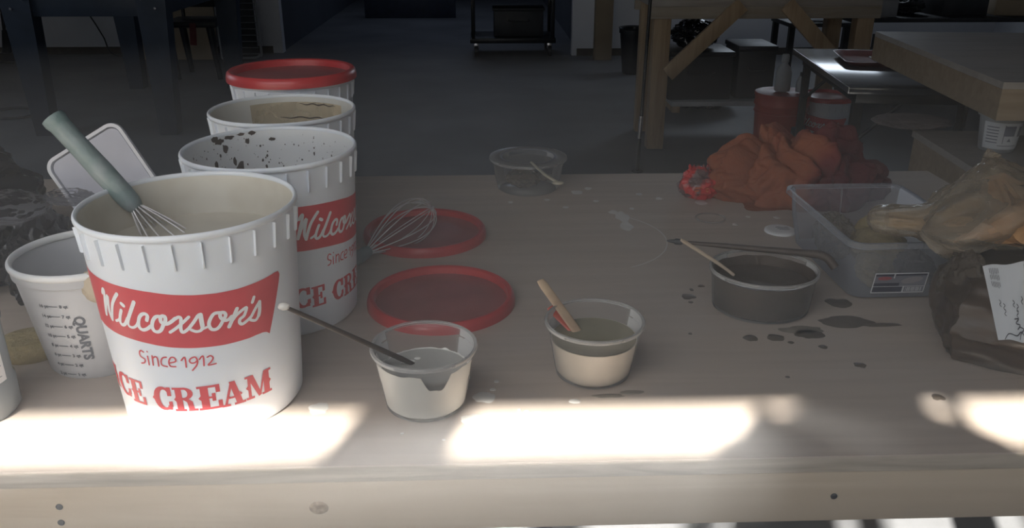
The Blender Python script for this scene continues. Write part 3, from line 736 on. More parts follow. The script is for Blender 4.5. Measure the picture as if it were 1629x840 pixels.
stick('craft_stick', 'wide tan wooden craft stick standing in the cup of cream slip', [extend(qa, qb, 1.75), extend(qa, qb, -.12)], (.0072, .0016), 'sticktan', flat=(1, .55, 0))
qa = at(912, 528, T+.0510); qb = at(877, 492, T+.0725)
sp_ = thing('spoon', 'orange red plastic spoon inside the cup of cream slip, behind the craft stick', 'spoon', tuple(qa))
obj('spoon_handle', tube([(extend(qa, qb, k)+Vector((-.0005, .003, 0)))-qa for k in (-.1, .3, .7, 1.05)], [(.0045, .0012), (.0055, .0013), (.006, .0013), (.005, .001)], 12, flat=(1, .4, 0)), 'redspoon', sp_)
bl = B(); bmesh.ops.create_uvsphere(bl, u_segments=20, v_segments=12, radius=1.); bmesh.ops.scale(bl, verts=bl.verts, vec=(.011, .016, .004)); shift(bl, (.006, -.004, -.020))
obj('spoon_bowl', bl, 'redspoon', sp_)
qa = at(1168, 438, T+.050); qb = at(1141, 418, T+.0675)
stick('stir_stick', 'pale thin stir stick leaning left out of the tub of brown slip', [at(1083, 381, T+.105), qb, qa], (.0028, .0020), 'stickpale', taper=(1.1, .9))
# long paint brush lying over the tub rim
r1_, r2_ = at(1150, 391, T+.0685), at(1283, 403, T+.0690)
br_ = thing('paint_brush', 'long dark brush lying across the rim of the brown slip tub', 'brush', tuple(r2_))
e1 = extend(r2_, r1_, 1.52); e2 = extend(r1_, r2_, 1.14)
obj('brush_handle', tube([p-r2_ for p in [e1, extend(r2_, r1_, 1.2), r1_, (r1_+r2_)/2, r2_, e2]], [.0022, .0034, .0042, .0048, .0058, .0066], 12), 'stickdark', br_)
obj('brush_ferrule', tube([extend(r2_, r1_, k)-r2_ for k in (1.50, 1.53, 1.58, 1.60)], [.0036, .0048, .0050, .0042], 12), 'greydark', br_)
obj('brush_bristles', tube([extend(r2_, r1_, k)-r2_ for k in (1.60, 1.66, 1.70)], [.0034, .0024, .0008], 10), 'blackplastic', br_)
obj('bent_end', tube(catmull([e2-r2_, e2-r2_+Vector((.012, -.006, -.004)), e2-r2_+Vector((.022, -.016, -.016))], 6), [.0066]*13, 12), 'stickdark', br_)
# ivory spoon resting on the far tub
a_, b_, c_ = at(845, 258, T+.074), at(866, 277, T+.077), at(888, 291, T+.068)
sp2 = thing('spoon', 'small ivory plastic spoon resting on the lid of the far clear tub', 'spoon', tuple(a_))
obj('spoon_handle', tube(catmull([a_-a_, b_-a_, extend(b_, c_, .9)-a_], 8), [(.0026+.0022*i/16, .0016+.0006*i/16) for i in range(17)], 12, flat=(1, 0, 0)), 'ivory', sp2)
bl = B(); bmesh.ops.create_uvsphere(bl, u_segments=20, v_segments=12, radius=1.); bmesh.ops.scale(bl, verts=bl.verts, vec=(.0115, .0085, .0036)); shift(bl, c_-a_)
obj('spoon_bowl', bl, 'ivory', sp2)
# small round white cap with blue print and a clear ring
p = at(1241, 368, T)
d = thing('round_cap', 'small white round cap with a blue grey print, left of the clear bin', 'cap', (p.x, p.y, T))
obj('cap_disc', lathe([(0, .0050), (.022, .0050), (.0265, .0046), (.0285, .003), (.0290, 0), (.0, 0)], 48), 'white_in', d)
bm = B()
for k in range(3): add_stroke(bm, [(-.010+.002*k, .008-.006*k), (-.004, .010-.006*k), (.003, .006-.006*k), (.012, .009-.006*k)], .0026)
obj('cap_print', wrap(refine(bm, .01), lambda u, v: Vector((u+.004, v, .0053))), 'bluegrey', d, fix=False)
o = obj('plastic_ring', floor_ring(1130, 348, 23, 7.5, .0018, None), 'clear'); rebase(o, tuple(at(1130, 348, T))); tag(o, 'thin clear plastic ring lying on the table in front of the red wrapper', 'ring')
# ------------------------------------------------------------------ graduated mixing bucket
m0 = at(133, 409, T+.15); MR0, MR1, MH = .066, .0895, .15
mb = thing('mixing_bucket', 'translucent graduated mixing bucket behind the front ice cream bucket', 'bucket', (m0.x-.008, m0.y+.020, T))
mr = lambda z: MR0+(MR1-.004-MR0)*z/MH
obj('bucket_wall', lathe([(0, .003), (MR0-.010, .003), (MR0-.007, 0), (MR0-.003, 0), (MR0, .004), (mr(.06), .06), (mr(.12), .12), (mr(.132), .132), (mr(.132)+.0028, .1335), (mr(.15)+.002, .149), (mr(.15)+.0006, .149), (mr(.134)+.001, .136), (mr(.13)-.0016, .130), (mr(.06)-.0016, .06), (MR0-.003, .006), (0, .006)], 80), 'milky', mb)
obj('rim', lathe([(MR1-.004+.0035*math.cos(a), .1475+.0048*math.sin(a)) for a in [2*PI*i/12 for i in range(12)]], 80, close=True), 'white_in', mb)
def on_mix(u, v): return Vector(((mr(v)+.0006)*math.sin(u), -(mr(v)+.0006)*math.cos(u), v))
cx, cy = mb.location.x, mb.location.y
def mix_uv(px, py):
    d = ray(px, py); lo = None
    for i in range(6000):
        p = CAM+d*(.7+i*.0001)
        if (p.x-cx)**2+(p.y-cy)**2 <= mr(p.z-T)**2: return math.atan2(p.x-cx, -(p.y-cy)), p.z-T
    return None
ua, va = mix_uv(84, 488); ub, vb = mix_uv(115, 595)
for k in range(8):
    u = ua+(ub-ua)*k/7; v = va+(vb-va)*k/7; r = mr(v); bm = B()
    rect(bm, -.006, -.0005, .006, .0005)
    for dx, s in ((-.0125, str(16-2*k)+' pt'), (.0130, str(8-k)+' qt')):
        tbm = text_bm(s, .0062, .0002); shift(tbm, (dx, 0, 0))
        me = bpy.data.meshes.new('tmp'); tbm.to_mesh(me); tbm.free(); bm.from_mesh(me); bpy.data.meshes.remove(me)
    refine(bm, .006); wrap(bm, lambda a, b: on_mix(u+a/r, v+b))
    obj('scale_mark', bm, 'scaleink', mb, fix=False)
uq, vq = mix_uv(133, 538); tbm = text_bm('QUARTS', .0165, .0007)
bmesh.ops.rotate(tbm, verts=tbm.verts, cent=(0, 0, 0), matrix=Matrix.Rotation(-PI/2, 3, 'Z')); refine(tbm, .005)
wrap(tbm, lambda a, b: on_mix(uq+a/mr(vq), vq+b)); obj('unit_lettering', tbm, 'scaleink', mb, fix=False)
um, vm = mix_uv(150, 440)
g = on_mix(um, .138); bm = crumple(tuple(g+Vector((0, -.002, -.004))), (.017, .007, .020), 21, .28, 2.0, 4)
o = obj('plaster_lump', bm, mat('tan_plaster_lump', (.46, .39, .30), .6, var=.08, scale=30, bump=.2), mb); o['label'] = 'tan plaster lump hanging on the rim'
zf = .078
o = obj('plaster_residue', lathe([(0, .0085), (MR0-.008, .0085), (MR0-.004, .010), (mr(zf)-.0022, zf), (mr(zf)-.008, zf-.002), (0, zf-.001)], 64), 'cream'); o.location = mb.location
tag(o, 'cream plaster standing half way up inside the graduated mixing bucket', 'plaster')
# ------------------------------------------------------------------ left side: bags, tray, sponge, jug
p = atY(35, 330, 1.28)
o = obj('plastic_bag', crumple((-.895, 1.285, .905), (.165, .15, .135), 11, .30, 1.7, 6, floor=T+.0006, power=.8), 'blackbag'); rebase(o, (-.895, 1.285, T)); tag(o, 'large black plastic bag heaped at the left edge of the table', 'bag')
o = obj('plastic_bag', crumple((-.662, 1.205, .865), (.042, .070, .068), 12, .32, 1.8, 5, floor=T+.0006, power=.8), 'blackbag'); rebase(o, (-.662, 1.205, T)); tag(o, 'smaller black bag bulging beside the graduated mixing bucket', 'bag')
q = atY(110, 313, 1.16)
o = obj('clear_film', crumple(tuple(q), (.036, .026, .009), 14, .25, 1.6, 5, rz=-.5), 'greyfilm'); rebase(o, tuple(q-Vector((0, 0, .01)))); tag(o, 'piece of clear crinkled film lying over the smaller black bag', 'plastic film')
q = atY(30, 310, 1.16)
o = obj('clear_film', crumple((q.x-.03, q.y, q.z-.020), (.060, .045, .022), 15, .25, 1.5, 5, rz=.3), 'greyfilm'); rebase(o, (q.x-.03, q.y, q.z-.042)); tag(o, 'shiny clear film over the large black bag at the left edge', 'plastic film')
# square tray propped on the bags
Y0 = 1.30
PTL, PTR, PBR = atY(72, 262, Y0+.00), atY(182, 193, Y0+.02), atY(238, 285, Y0-.0)
ux = (PTR-PTL); wx = ux.length; ux.normalize(); uy = (PTR-PBR); uy = (uy-ux*uy.dot(ux)); hy = .125; uy.normalize(); un = ux.cross(uy)
mt = Matrix((ux, uy, un)).transposed().to_4x4()
tr_ = thing('square_tray', 'pale square plastic tray tilted on the black bags behind the whisk handle', 'tray', (0, 0, 0))
cen = PTL+ux*wx/2-uy*hy/2; tr_.location = tuple(cen); tr_.rotation_euler = mt.to_euler()
W2, H2 = wx+.004, hy+.004
def rl(w, h, r, z): return [(x, y, z) for x, y in rrect(w, h, r)]
obj('tray_wall', add_loft(B(), [rl(W2, H2, .018, .000), rl(W2-.006, H2-.006, .016, -.020), rl(W2-.012, H2-.012, .014, -.024)], cap0=False, cap1=True), 'traywhite', tr_)
obj('tray_rim', add_loft(B(), [rl(W2-.010, H2-.010, .015, -.003), rl(W2-.008, H2-.008, .015, .002), rl(W2+.002, H2+.002, .019, .002), rl(W2+.003, H2+.003, .019, -.004)], cap0=False, cap1=False), 'traywhite', tr_)
obj('tray_floor', add_loft(B(), [rl(W2-.011, H2-.011, .014, -.0035), rl(W2-.012, H2-.012, .014, -.002)]), 'greytray', tr_)
# sponge
p = at(58, 578, T)
o = obj('sponge', lathe([(0, .024), (.030, .024), (.036, .021), (.039, .014), (.037, .004), (.034, 0), (0, 0)], 48, sx=1.15), 'sponge'); o.location = (p.x-.02, p.y+.03, T); tag(o, 'yellow round sponge on the table left of the graduated bucket', 'sponge')
# jug at the left edge
p = at(-42, 655, T)
jg = thing('jug', 'clear plastic jug with a white label cut by the left edge of the picture', 'jug', (p.x, p.y, T))
jr = .052
obj('jug_body', lathe([(0, .003), (jr-.010, .002), (jr-.004, 0), (jr, .006), (jr, .040), (jr-.002, .044), (jr-.002, .112), (jr, .116), (jr, .125), (jr-.006, .140), (.034, .158), (.019, .170), (.0165, .176), (.0165, .190), (.0145, .190)], 64), 'jug', jg)
obj('jug_cap', lathe([(0, .200), (.0165, .200), (.0185, .198), (.0185, .181), (.0170, .181)], 40), 'traywhite', jg)
def on_jug(u, v): return Vector(((jr-.0008)*math.sin(u/jr), -(jr-.0008)*math.cos(u/jr), v))
bm = rect(B(), -.09, .046, .078, .110); lb = obj('jug_label', wrap(refine(bm, .006), on_jug), 'paper', jg, fix=False); lb['label'] = 'white label'
bm = B(); rnd = random.Random(3)
for k in range(13):
    v = .104-.0042*k
    if k % 4 == 3: continue
    u = .022
    while u < .068:
        w = rnd.uniform(.003, .008); add_stroke(bm, [(u, v), (u+w, v)], .0012, cap=False); u += w+.0018
obj('label_print', wrap(refine(bm, .005), lambda u, v: on_jug(u, v)*1+Vector((math.sin(u/jr), -math.cos(u/jr), 0))*.0003), 'bluegrey', lb, fix=False)
bm = B(); add_stroke(bm, [(.064+.003*math.cos(a), .052+.003*math.sin(a)) for a in [2*PI*i/12 for i in range(11)]], .0010)
obj('label_emblem', wrap(refine(bm, .004), lambda u, v: on_jug(u, v)*1+Vector((math.sin(u/jr), -math.cos(u/jr), 0))*.0004), 'redprint', lb, fix=False)
o = obj('jug_liquid', lathe([(0, .004), (jr-.008, .004), (jr-.003, .008), (jr-.003, .040), (jr-.0045, .050), (jr-.0045, .070), (0, .070)], 48), mat('grey_liquid_in_jug', (.40, .43, .45), .1), jg)
# ------------------------------------------------------------------ right side of the table
# clear storage bin
bc = Vector((.642, 1.296, T)); bw, bd, bh = .205, .292, .098
bn = thing('storage_bin', 'clear plastic storage bin at the right of the table with a label on its front', 'bin', tuple(bc), R_(1.0))
def rb(w, d, r, z): return [(x, y, z) for x, y in rrect(w, d, r)]
tp = .028
obj('bin_wall', add_loft(B(), [rb(bw-tp*1.6, bd-tp*1.6, .020, .0012), rb(bw-tp*1.3, bd-tp*1.3, .022, .003), rb(bw-tp*.6, bd-tp*.6, .022, .055), rb(bw-.010, bd-.010, .022, bh-.006), rb(bw-.006, bd-.006, .022, bh)], cap0=True, cap1=False), 'frost', bn)
obj('bin_rim', add_loft(B(), [rb(bw-.008, bd-.008, .021, bh-.001), rb(bw-.004, bd-.004, .022, bh+.0012), rb(bw+.006, bd+.006, .025, bh+.0012), rb(bw+.008, bd+.008, .026, bh-.007), rb(bw+.005, bd+.005, .025, bh-.007)], cap0=False, cap1=False), 'frost', bn)
for q0, q1 in (((-bw/2+.006, 0, bh-.004), (-bw/2+tp*.55, 0, .008)), ((bw/2-.006, 0, bh-.004), (bw/2-tp*.55, 0, .008)), ((.0, bd/2-.006, bh-.004), (.0, bd/2-tp*.55, .008))):
    obj('moulded_rib', tube([q0, q1], .0012, 6), 'clear', bn)
# label on the front wall
def on_front(u, v):
    k = v/bh; y = -(bd/2-tp*.72+(tp*.66)*k)-.0016
    return Vector((u, y, v))
lx0, lx1, lz0, lz1 = -.057, .026, .011, .047
lab = obj('bin_label', wrap(refine(rect(B(), lx0, lz0, lx1, lz1), .02), on_front), 'bluegrey', bn, fix=False); lab['label'] = 'dark blue and grey printed label with white border'
def lpart(name, rects, m, off):
    bm = B()
    for a, b, c, d in rects: rect(bm, lx0+(lx1-lx0)*a, lz0+(lz1-lz0)*b, lx0+(lx1-lx0)*c, lz0+(lz1-lz0)*d)
    return obj(name, wrap(bm, lambda u, v: on_front(u, v)+Vector((0, -off, 0))), m, lab, fix=False)
lpart('label_border', [(0, 0, 1, .05), (0, .95, 1, 1), (0, 0, .02, 1), (.98, 0, 1, 1), (.02, .32, .98, .345), (.58, .05, .61, .33), (.36, .74, .385, .97)], 'paper', .0006)
lpart('label_panel', [(.02, .05, .58, .32), (.02, .84, .36, .95), (.385, .86, .98, .95), (.02, .345, .5, .50)], 'navy', .0003)
bm = B(); add_poly(bm, [(lx0+(lx1-lx0)*(.20+.13*math.cos(t)), lz0+(lz1-lz0)*(.74+.09*math.sin(t))) for t in [2*PI*i/24 for i in range(24)]])
obj('label_oval', wrap(bm, lambda u, v: on_front(u, v)+Vector((0, -.0008, 0))), 'redprint', lab, fix=False)
lpart('label_bars', [(.64+.028*i, .09, .64+.028*i+(.016 if i % 3 else .008), .29) for i in range(11)], 'paper', .0008)
bm = B(); add_poly(bm, [(lx0+(lx1-lx0)*(.72+.20*math.cos(t)), lz0+(lz1-lz0)*(.64+.17*math.sin(t+.4))) for t in [2*PI*i/24 for i in range(24)]])
obj('label_picture', wrap(bm, lambda u, v: on_front(u, v)+Vector((0, -.0004, 0))), mat('label_grey', (.33, .31, .34), .5), lab, fix=False)
# what lies in the bin
def lump(name, label, cat, c, s, seed, m, amp=.2, freq=1.8, sub=4, power=1., rz=0., group=None, floor=None):
    o = obj(name, crumple(c, s, seed, amp, freq, sub, floor=floor, power=power, rz=rz), m); rebase(o, (c[0], c[1], c[2]-s[2])); return tag(o, label, cat, group)
zb = T+.0045
lump('sponge', 'tan sponge lump in the middle of the clear bin', 'sponge', (.655, 1.30, zb+.030), (.045, .055, .030), 31, 'tansponge', .18, 1.6, floor=zb)
lump('sponge', 'ochre sponge lump at the back of the clear bin', 'sponge', (.685, 1.378, zb+.028), (.035, .030, .028), 32, 'sponge', .2, 1.8, floor=zb)
lump('sponge', 'brown sponge lump in the near left corner of the clear bin', 'sponge', (.612, 1.215, zb+.024), (.026, .040, .024), 33, 'tansponge', .22, 2., floor=zb)
lump('clear_film', 'crumpled clear film in the left side of the clear bin', 'plastic film', (.597, 1.345, zb+.034), (.028, .045, .034), 34, 'filmbag', .4, 2.2, 5, floor=zb)
lump('dark_cloth', 'dark cloth crumpled at the near end of the clear bin', 'cloth', (.675, 1.212, zb+.027), (.026, .035, .027), 35, 'greydark', .3, 2., 5, floor=zb)
# rags
def rag_mat():
    m, nt, p = principled('orange_and_red_cloth'); N = nt.nodes; L = nt.links
    tc = N.new('ShaderNodeTexCoord'); n1 = N.new('ShaderNodeTexNoise'); n1.inputs['Scale'].default_value = 7; n1.inputs['Detail'].default_value = 3; L.new(tc.outputs['Object'], n1.inputs['Vector'])
    sp = N.new('ShaderNodeSeparateXYZ'); L.new(tc.outputs['Object'], sp.inputs[0])
    ma = N.new('ShaderNodeMath'); ma.operation = 'MULTIPLY_ADD'; ma.inputs[1].default_value = 2.6; L.new(sp.outputs[0], ma.inputs[0]); L.new(n1.outputs['Fac'], ma.inputs[2])
    rp = N.new('ShaderNodeValToRGB'); e = rp.color_ramp.elements
    e[0].position = .40; e[0].color = (.27, .088, .045, 1); e[1].position = .74; e[1].color = (.11, .020, .024, 1)
    q = e.new(.48); q.color = (.235, .066, .040, 1); q = e.new(.58); q.color = (.165, .034, .030, 1)
    L.new(ma.outputs[0], rp.inputs[0]); L.new(rp.outputs[0], p.inputs['Base Color']); p.inputs['Roughness'].default_value = .9; p.inputs['Specular IOR Level'].default_value = .15
    n2 = N.new('ShaderNodeTexNoise'); n2.inputs['Scale'].default_value = 160; L.new(tc.outputs['Object'], n2.inputs['Vector'])
    b = N.new('ShaderNodeBump'); b.inputs['Strength'].default_value = .3; b.inputs['Distance'].default_value = .004; L.new(n2.outputs['Fac'], b.inputs['Height']); L.new(b.outputs[0], p.inputs['Normal'])
    return m
def heap(c, s, seed, m):
    """a crumpled cloth: pillowy puffs parted by creases, hem spreading on the table"""
    bm = B(); bmesh.ops.create_icosphere(bm, subdivisions=7, radius=1.); off = Vector((seed, seed*.37, seed*1.9))
    for v in bm.verts:
        d = v.co.normalized()
        q = Vector((d.x*1.5, d.y*1.2, d.z*1.2))+off; w = Vector((noise.noise(q*1.1), noise.noise(q*1.1+Vector((7, 3, 1))), noise.noise(q*1.1+Vector((2, 9, 5)))))*.55
        b1_ = abs(noise.noise(q*.95+w)); b2_ = abs(noise.noise(q*2.2+w*2.2+Vector((5, 5, 5)))); b3_ = abs(noise.noise(q*6+w*2))
        k = .80+.62*min(b1_, .5)+.24*min(b2_, .5)+.07*b3_
        x, y = d.x*s[0]*k, d.y*s[1]*k
        z = s[2]*k*max(d.z, 0)**.8*(1-.10*(d.x*1.2)**2+.16*math.exp(-((d.x-.42)**2+(d.y)**2)*9)+.06*math.exp(-((d.x+.15)**2)*9))
        hem = max(0, 1-max(d.z, 0)*3.2); x *= 1+.14*hem*noise.noise(Vector((d.x*3, d.y*3, seed))); y *= 1+.18*hem*noise.noise(Vector((d.x*3, d.y*3, seed+4)))
        v.co = (c[0]+x, c[1]+y, T+.0008+max(0, z)+.0012*(b3_))
    o = obj('rag', bm, m, smooth=80); rebase(o, (c[0], c[1], T)); return o
tag(heap((.648, 1.695), (.168, .115, .122), 4.1, rag_mat()), 'large crumpled orange and dark red rag heaped near the far right corner of the table', 'rag')
o = obj('rag', crumple((.842, 1.775, T+.024), (.042, .034, .026), 41, .12, 1.4, 5, floor=T+.0006), 'maroon'); rebase(o, (.842, 1.775, T)); tag(o, 'small dark maroon balled rag at the far table edge behind the clear bin', 'rag')
# snack wrapper: a crimped foil pack lying on its side
wr = thing('foil_wrapper', 'crumpled red and orange foil wrapper left of the heap of rags', 'wrapper', (.445, 1.68, T))
obj('wrapper_body', shift(crumple((0, 0, .028), (.038, .032, .032), 51, .30, 1.6, 5, floor=.0008, power=.7), (0, 0, 0)), 'wrap', wr)
bm = B()
for i in range(14): pass
bm.free()
cz = []
for k in range(3):
    L = []
    for i in range(24):
        t = i/23; x = -.030+.060*t; L.append((x*.75, .002*math.sin(i*1.9)+.012*k*.4, .050+.008*k+.003*math.sin(i*1.3)))
    cz.append(L)
bm = B(); V = [[bm.verts.new(q) for q in L] for L in cz]
for a, b in zip(V, V[1:]):
    for i in range(23): bm.faces.new((a[i], a[i+1], b[i+1], b[i]))
o = obj('crimped_end', bm, 'wrap', wr); md = o.modifiers.new('thickness', 'SOLIDIFY'); md.thickness = .0012
bm = B()
for k in range(2): add_stroke(bm, [(-.016, -.006*k), (-.002, .001-.006*k), (.010, -.001-.006*k)], .0035)
def on_wrap(u, v): return Vector((u, -.0345-.03*abs(u), .030+v))
obj('wrapper_print', wrap(refine(bm, .01), on_wrap), 'wraporange', wr, fix=False)
# bag of brown clay with a paper label
cl = thing('clay_bag', 'clear bag of dark brown clay at the right edge with a white paper label', 'bag', (.805, .995, T))
def claybag(grow=0.):
    bm = B(); bmesh.ops.create_cube(bm, size=2.)
    bmesh.ops.subdivide_edges(bm, edges=bm.edges, cuts=24, use_grid_fill=True)
    for v in bm.verts:
        d = v.co.copy(); k = max(abs(d.x), abs(d.y), abs(d.z)); s = d.normalized()
        q = d*.62+s*.38*1.25
        n1 = 1-abs(noise.noise(d*1.6+Vector((4, 7, 2))))*2; n2 = 1-abs(noise.noise(d*3.7+Vector((1, 7, 9))))*2; n3 = noise.noise(d*8)
        f = 1+.05*n1+.03*n2+.01*n3
        x, y, z = q.x*.168*f, q.y*.112*f, q.z*.057*f
        top = max(0, d.z); y += .030*top; x += .018*top                          # upper edge leans back
        z = max(.0008, .057+z); a = R_(-33) if False else R_(-27)
        v.co = (x*math.cos(a)-y*math.sin(a), x*math.sin(a)+y*math.cos(a), z)
    bmesh.ops.scale(bm, verts=bm.verts, vec=(1+grow, 1+grow, 1+grow*.5)); return bm
M['clayfold'] = film('dark_bag_fold', (.55, .50, .45), (.16, .13, .10), .38, .16, bump=.6, bscale=30, facvar=.2)
obj('clay_block', claybag(), 'brownclay', cl)
fm = claybag(.025)
for v in fm.verts:
    v.co += Vector((noise.noise(v.co*22), noise.noise(v.co*22+Vector((5, 0, 0))), 0))*.006; v.co.z = max(v.co.z, .0006)
fm.free()
fl = crumple((-.150, .045, .062), (.022, .050, .058), 91, .35, 1.8, 5, floor=.0008)
o = obj('folded_end', fl, 'clayfold', cl); o['label'] = 'dark folded end of the bag'
# paper label: placed on the front upper face
pa, pb, pc, pd = atY(1563, 425, .975), atY(1640, 417, .955), atY(1650, 548, .872), atY(1588, 541, .885)
def bil(s, t): return pa*(1-s)*(1-t)+pb*s*(1-t)+pc*s*t+pd*(1-s)*t
nrm = (pb-pa).cross(pd-pa).normalized()
if nrm.y > 0: nrm = -nrm
O = Vector(cl.location)
bm = B(); n = 10; gv = [[bm.verts.new(bil(i/n, j/n)-O+nrm*(.002+.0022*math.sin(i*.9+j*.5))) for i in range(n+1)] for j in range(n+1)]
for j in range(n):
    for i in range(n): bm.faces.new((gv[j][i], gv[j][i+1], gv[j+1][i+1], gv[j+1][i]))
pl = obj('paper_label', bm, 'paper', cl); pl['label'] = 'white paper label with small print and a handwritten note'
bm = B(); rnd = random.Random(9)
def pen(pts, w): add_stroke(bm, pts, w)
for k in range(6):
    for j in range(3): pen([(.12+.035*k, .06+.09*j), (.125+.035*k, .06+.09*j+rnd.uniform(.05, .08))], .010)
for k in range(3): pen([(.85+.04*k, .05), (.855+.04*k, .35)], .012)
for (x, y) in ((.22, .47), (.30, .52), (.52, .50), (.60, .55), (.72, .45), (.80, .52), (.30, .60), (.58, .63)):
    pen([(x, y), (x+.03, y+.03), (x-.01, y+.06), (x+.02, y+.09)], .012)
for pts in ([(.50, .74), (.60, .73), (.52, .79), (.62, .80), (.55, .86)], [(.60, .82), (.70, .84), (.62, .90), (.58, .97)], [(.70, .92), (.62, .88), (.50, .94), (.30, .93), (.18, 1.0)], [(.74, .82), (.86, .84)]): pen(pts, .014)
obj('handwriting', wrap(refine(bm, .05), lambda u, v: bil(min(u, 1), min(v, 1))-O+nrm*(.0028+.0022*math.sin(u*9+v*5))), 'ink', pl, fix=False)
# orange bag twisted shut, lying on the bin and the clay bag
ob_ = thing('twisted_bag', 'clear plastic bag of orange clay twisted to a peak, lying over the bin corner', 'bag', (.735, 1.14, T+.10))
O = Vector(ob_.location)
pk = atY(1575, 252, 1.17); bs = [atY(1378, 352, 1.20), atY(1470, 400, 1.08), atY(1560, 445, 1.03), atY(1640, 440, 1.05)]
def loft_path(P, rad, seed, seg=64, pleat=.16, k=7):
    loops = []
    for i, (p, r) in enumerate(zip(P, rad)):
        t = (P[min(i+1, len(P)-1)]-P[max(i-1, 0)]).normalized(); u = t.cross(Vector((0, 0, 1)));
        if u.length < .05: u = Vector((1, 0, 0))
        u.normalize(); w = u.cross(t); L = []
        for j in range(seg):
            a = 2*PI*j/seg; f = 1+pleat*(1-abs(noise.noise(Vector((math.cos(a)*k/3, math.sin(a)*k/3, seed+i*.10))))*2.2)+.10*noise.noise(Vector((math.cos(a)*k, math.sin(a)*k, seed+i*.35)))
            L.append(tuple(p+u*r[0]*f*math.cos(a)+w*r[1]*f*math.sin(a)-O))
        loops.append(L)
    return loops
def interp(P, n):
    return catmull([Vector(p) for p in P], n)
base = Vector((.735, 1.12, T+.136)); pk = atY(1575, 250, 1.15); tl = atY(1382, 352, 1.16)+Vector((0, 0, .004))
ctrl = [base+Vector((.01, -.01, -.006)), base+Vector((0, 0, .010)), base*.62+pk*.38, base*.25+pk*.75, base*.06+pk*.94, pk, pk+Vector((.004, 0, .008))]
rc = [(.070, .050, 0), (.112, .082, 0), (.090, .062, 0), (.044, .034, 0), (.017, .014, 0), (.008, .007, 0), (.014, .006, 0)]
bm = B(); add_loft(bm, loft_path(interp(ctrl, 8), [tuple(r)[:2] for r in interp(rc, 8)], 2., pleat=.24))
ctrl = [base+Vector((.02, 0, .0)), base+Vector((-.05, .015, .010)), base*.45+tl*.55+Vector((0, -.004, .004)), tl*.9+base*.1, tl]
rc = [(.050, .050, 0), (.046, .042, 0), (.030, .022, 0), (.026, .017, 0), (.012, .008, 0)]
add_loft(bm, loft_path(interp(ctrl, 8), [tuple(r)[:2] for r in interp(rc, 8)], 5., pleat=.22))
obj('bag_film', bm, 'milkbag', ob_, smooth=70)
bm = B(); add_loft(bm, loft_path(interp([base+Vector((.02, 0, .0)), base+Vector((-.05, .010, .006)), base*.45+tl*.55, tl*.86+base*.14], 8), [tuple(r)[:2] for r in interp([(.036, .036, 0), (.038, .034, 0), (.023, .016, 0), (.012, .009, 0)], 8)], 7., 40))
o = obj('orange_clay', bm, mat('pale_orange_clay', (.46, .33, .19), .7, var=.12, scale=20, bump=.4), ob_); o['label'] = 'pale orange clay in the side lobe'
bm = B(); add_loft(bm, loft_path(interp([base+Vector((.02, -.006, -.004)), base+Vector((.018, -.004, .012)), base*.66+pk*.34+Vector((.012, 0, 0)), base*.30+pk*.70], 8), [tuple(r)[:2] for r in interp([(.062, .044, 0), (.088, .062, 0), (.050, .036, 0), (.014, .012, 0)], 8)], 9., 48, pleat=.3))
obj('orange_clay', bm, 'orangestuff', ob_)

# ------------------------------------------------------------------ beyond the table
def leg_between(name, a, b, s, m, parent, O):
    """a square-section bar from a to b"""
    a, b = Vector(a)-O, Vector(b)-O; d = b-a; q = d.to_track_quat('Z', 'X')
    return obj(name, box((a+b)/2, (s[0], s[1], d.length), mtx=q.to_matrix().to_4x4(), bev=min(s)*.08), m, parent)
# pine workbench with diagonal braces
wb = thing('workbench', 'pine workbench with diagonal braces standing behind the rags', 'workbench', (1.65, 5.35, 0)); O = Vector(wb.location)
obj('bench_top', box((0, 0, .866), (1.36, .56, .04), bev=.004), 'slab', wb)
obj('apron', box((0, -.258, .812), (1.36, .04, .07), bev=.003), 'pine_x', wb); obj('apron', box((0, .258, .812), (1.36, .04, .07), bev=.003), 'pine_x', wb)
for sx in (-1, 1):
    for sy in (-1, 1):
        obj('leg', box((sx*.60, sy*.225, .423), (.10 if sy < 0 else .09, .09, .846), bev=.004), 'pine', wb)
leg_between('brace', Vector((1.09, 5.06, .46)), Vector((1.50, 5.06, .86)), (.088, .03), 'pine', wb, O)
leg_between('brace', Vector((2.17, 5.06, .46)), Vector((1.76, 5.06, .86)), (.088, .03), 'pine', wb, O)
obj('lower_shelf', box((.06, .16, .235), (1.06, .46, .03), bev=.003), 'greywhite', wb)
for sx in (-.44, .62): obj('shelf_rail', box((sx, .16, .20), (.05, .46, .04), bev=.003), 'pine', wb)
# dark boxes on its low shelf
zs = .2505
def crate(name, label, cat, c, s, m, rz=0., handle=True, lidm=None):
    r = thing(name, label, cat, c, rz)
    obj('box_body', box((0, 0, s[2]*.46), (s[0], s[1], s[2]*.92), bev=.012), m, r)
    obj('box_lid', box((0, 0, s[2]*.95), (s[0]*1.05, s[1]*1.05, s[2]*.10), bev=.008), lidm or m, r)
    if handle: obj('handle', tube(catmull([(-s[0]*.2, -s[1]*.5, s[2]*.6), (-s[0]*.18, -s[1]*.5-.02, s[2]*.55), (s[0]*.18, -s[1]*.5-.02, s[2]*.55), (s[0]*.2, -s[1]*.5, s[2]*.6)], 5), .006, 8), 'greydark', r)
    return r
crate('storage_box', 'black lidded box on the low shelf of the pine workbench', 'box', (1.36, 5.50, zs), (.40, .34, .30), 'blackplastic')
crate('storage_box', 'charcoal box on the low shelf at the right of the black box', 'box', (1.72, 5.52, zs), (.24, .32, .33), 'greydark')
o = obj('black_bag', crumple((1.35, 5.52, zs+.30+.085), (.14, .13, .085), 61, .3, 1.8, 5, floor=zs+.3005), 'blackbag'); rebase(o, (1.35, 5.52, zs+.3)); tag(o, 'black crumpled bag on top of the black lidded box under the workbench', 'bag')
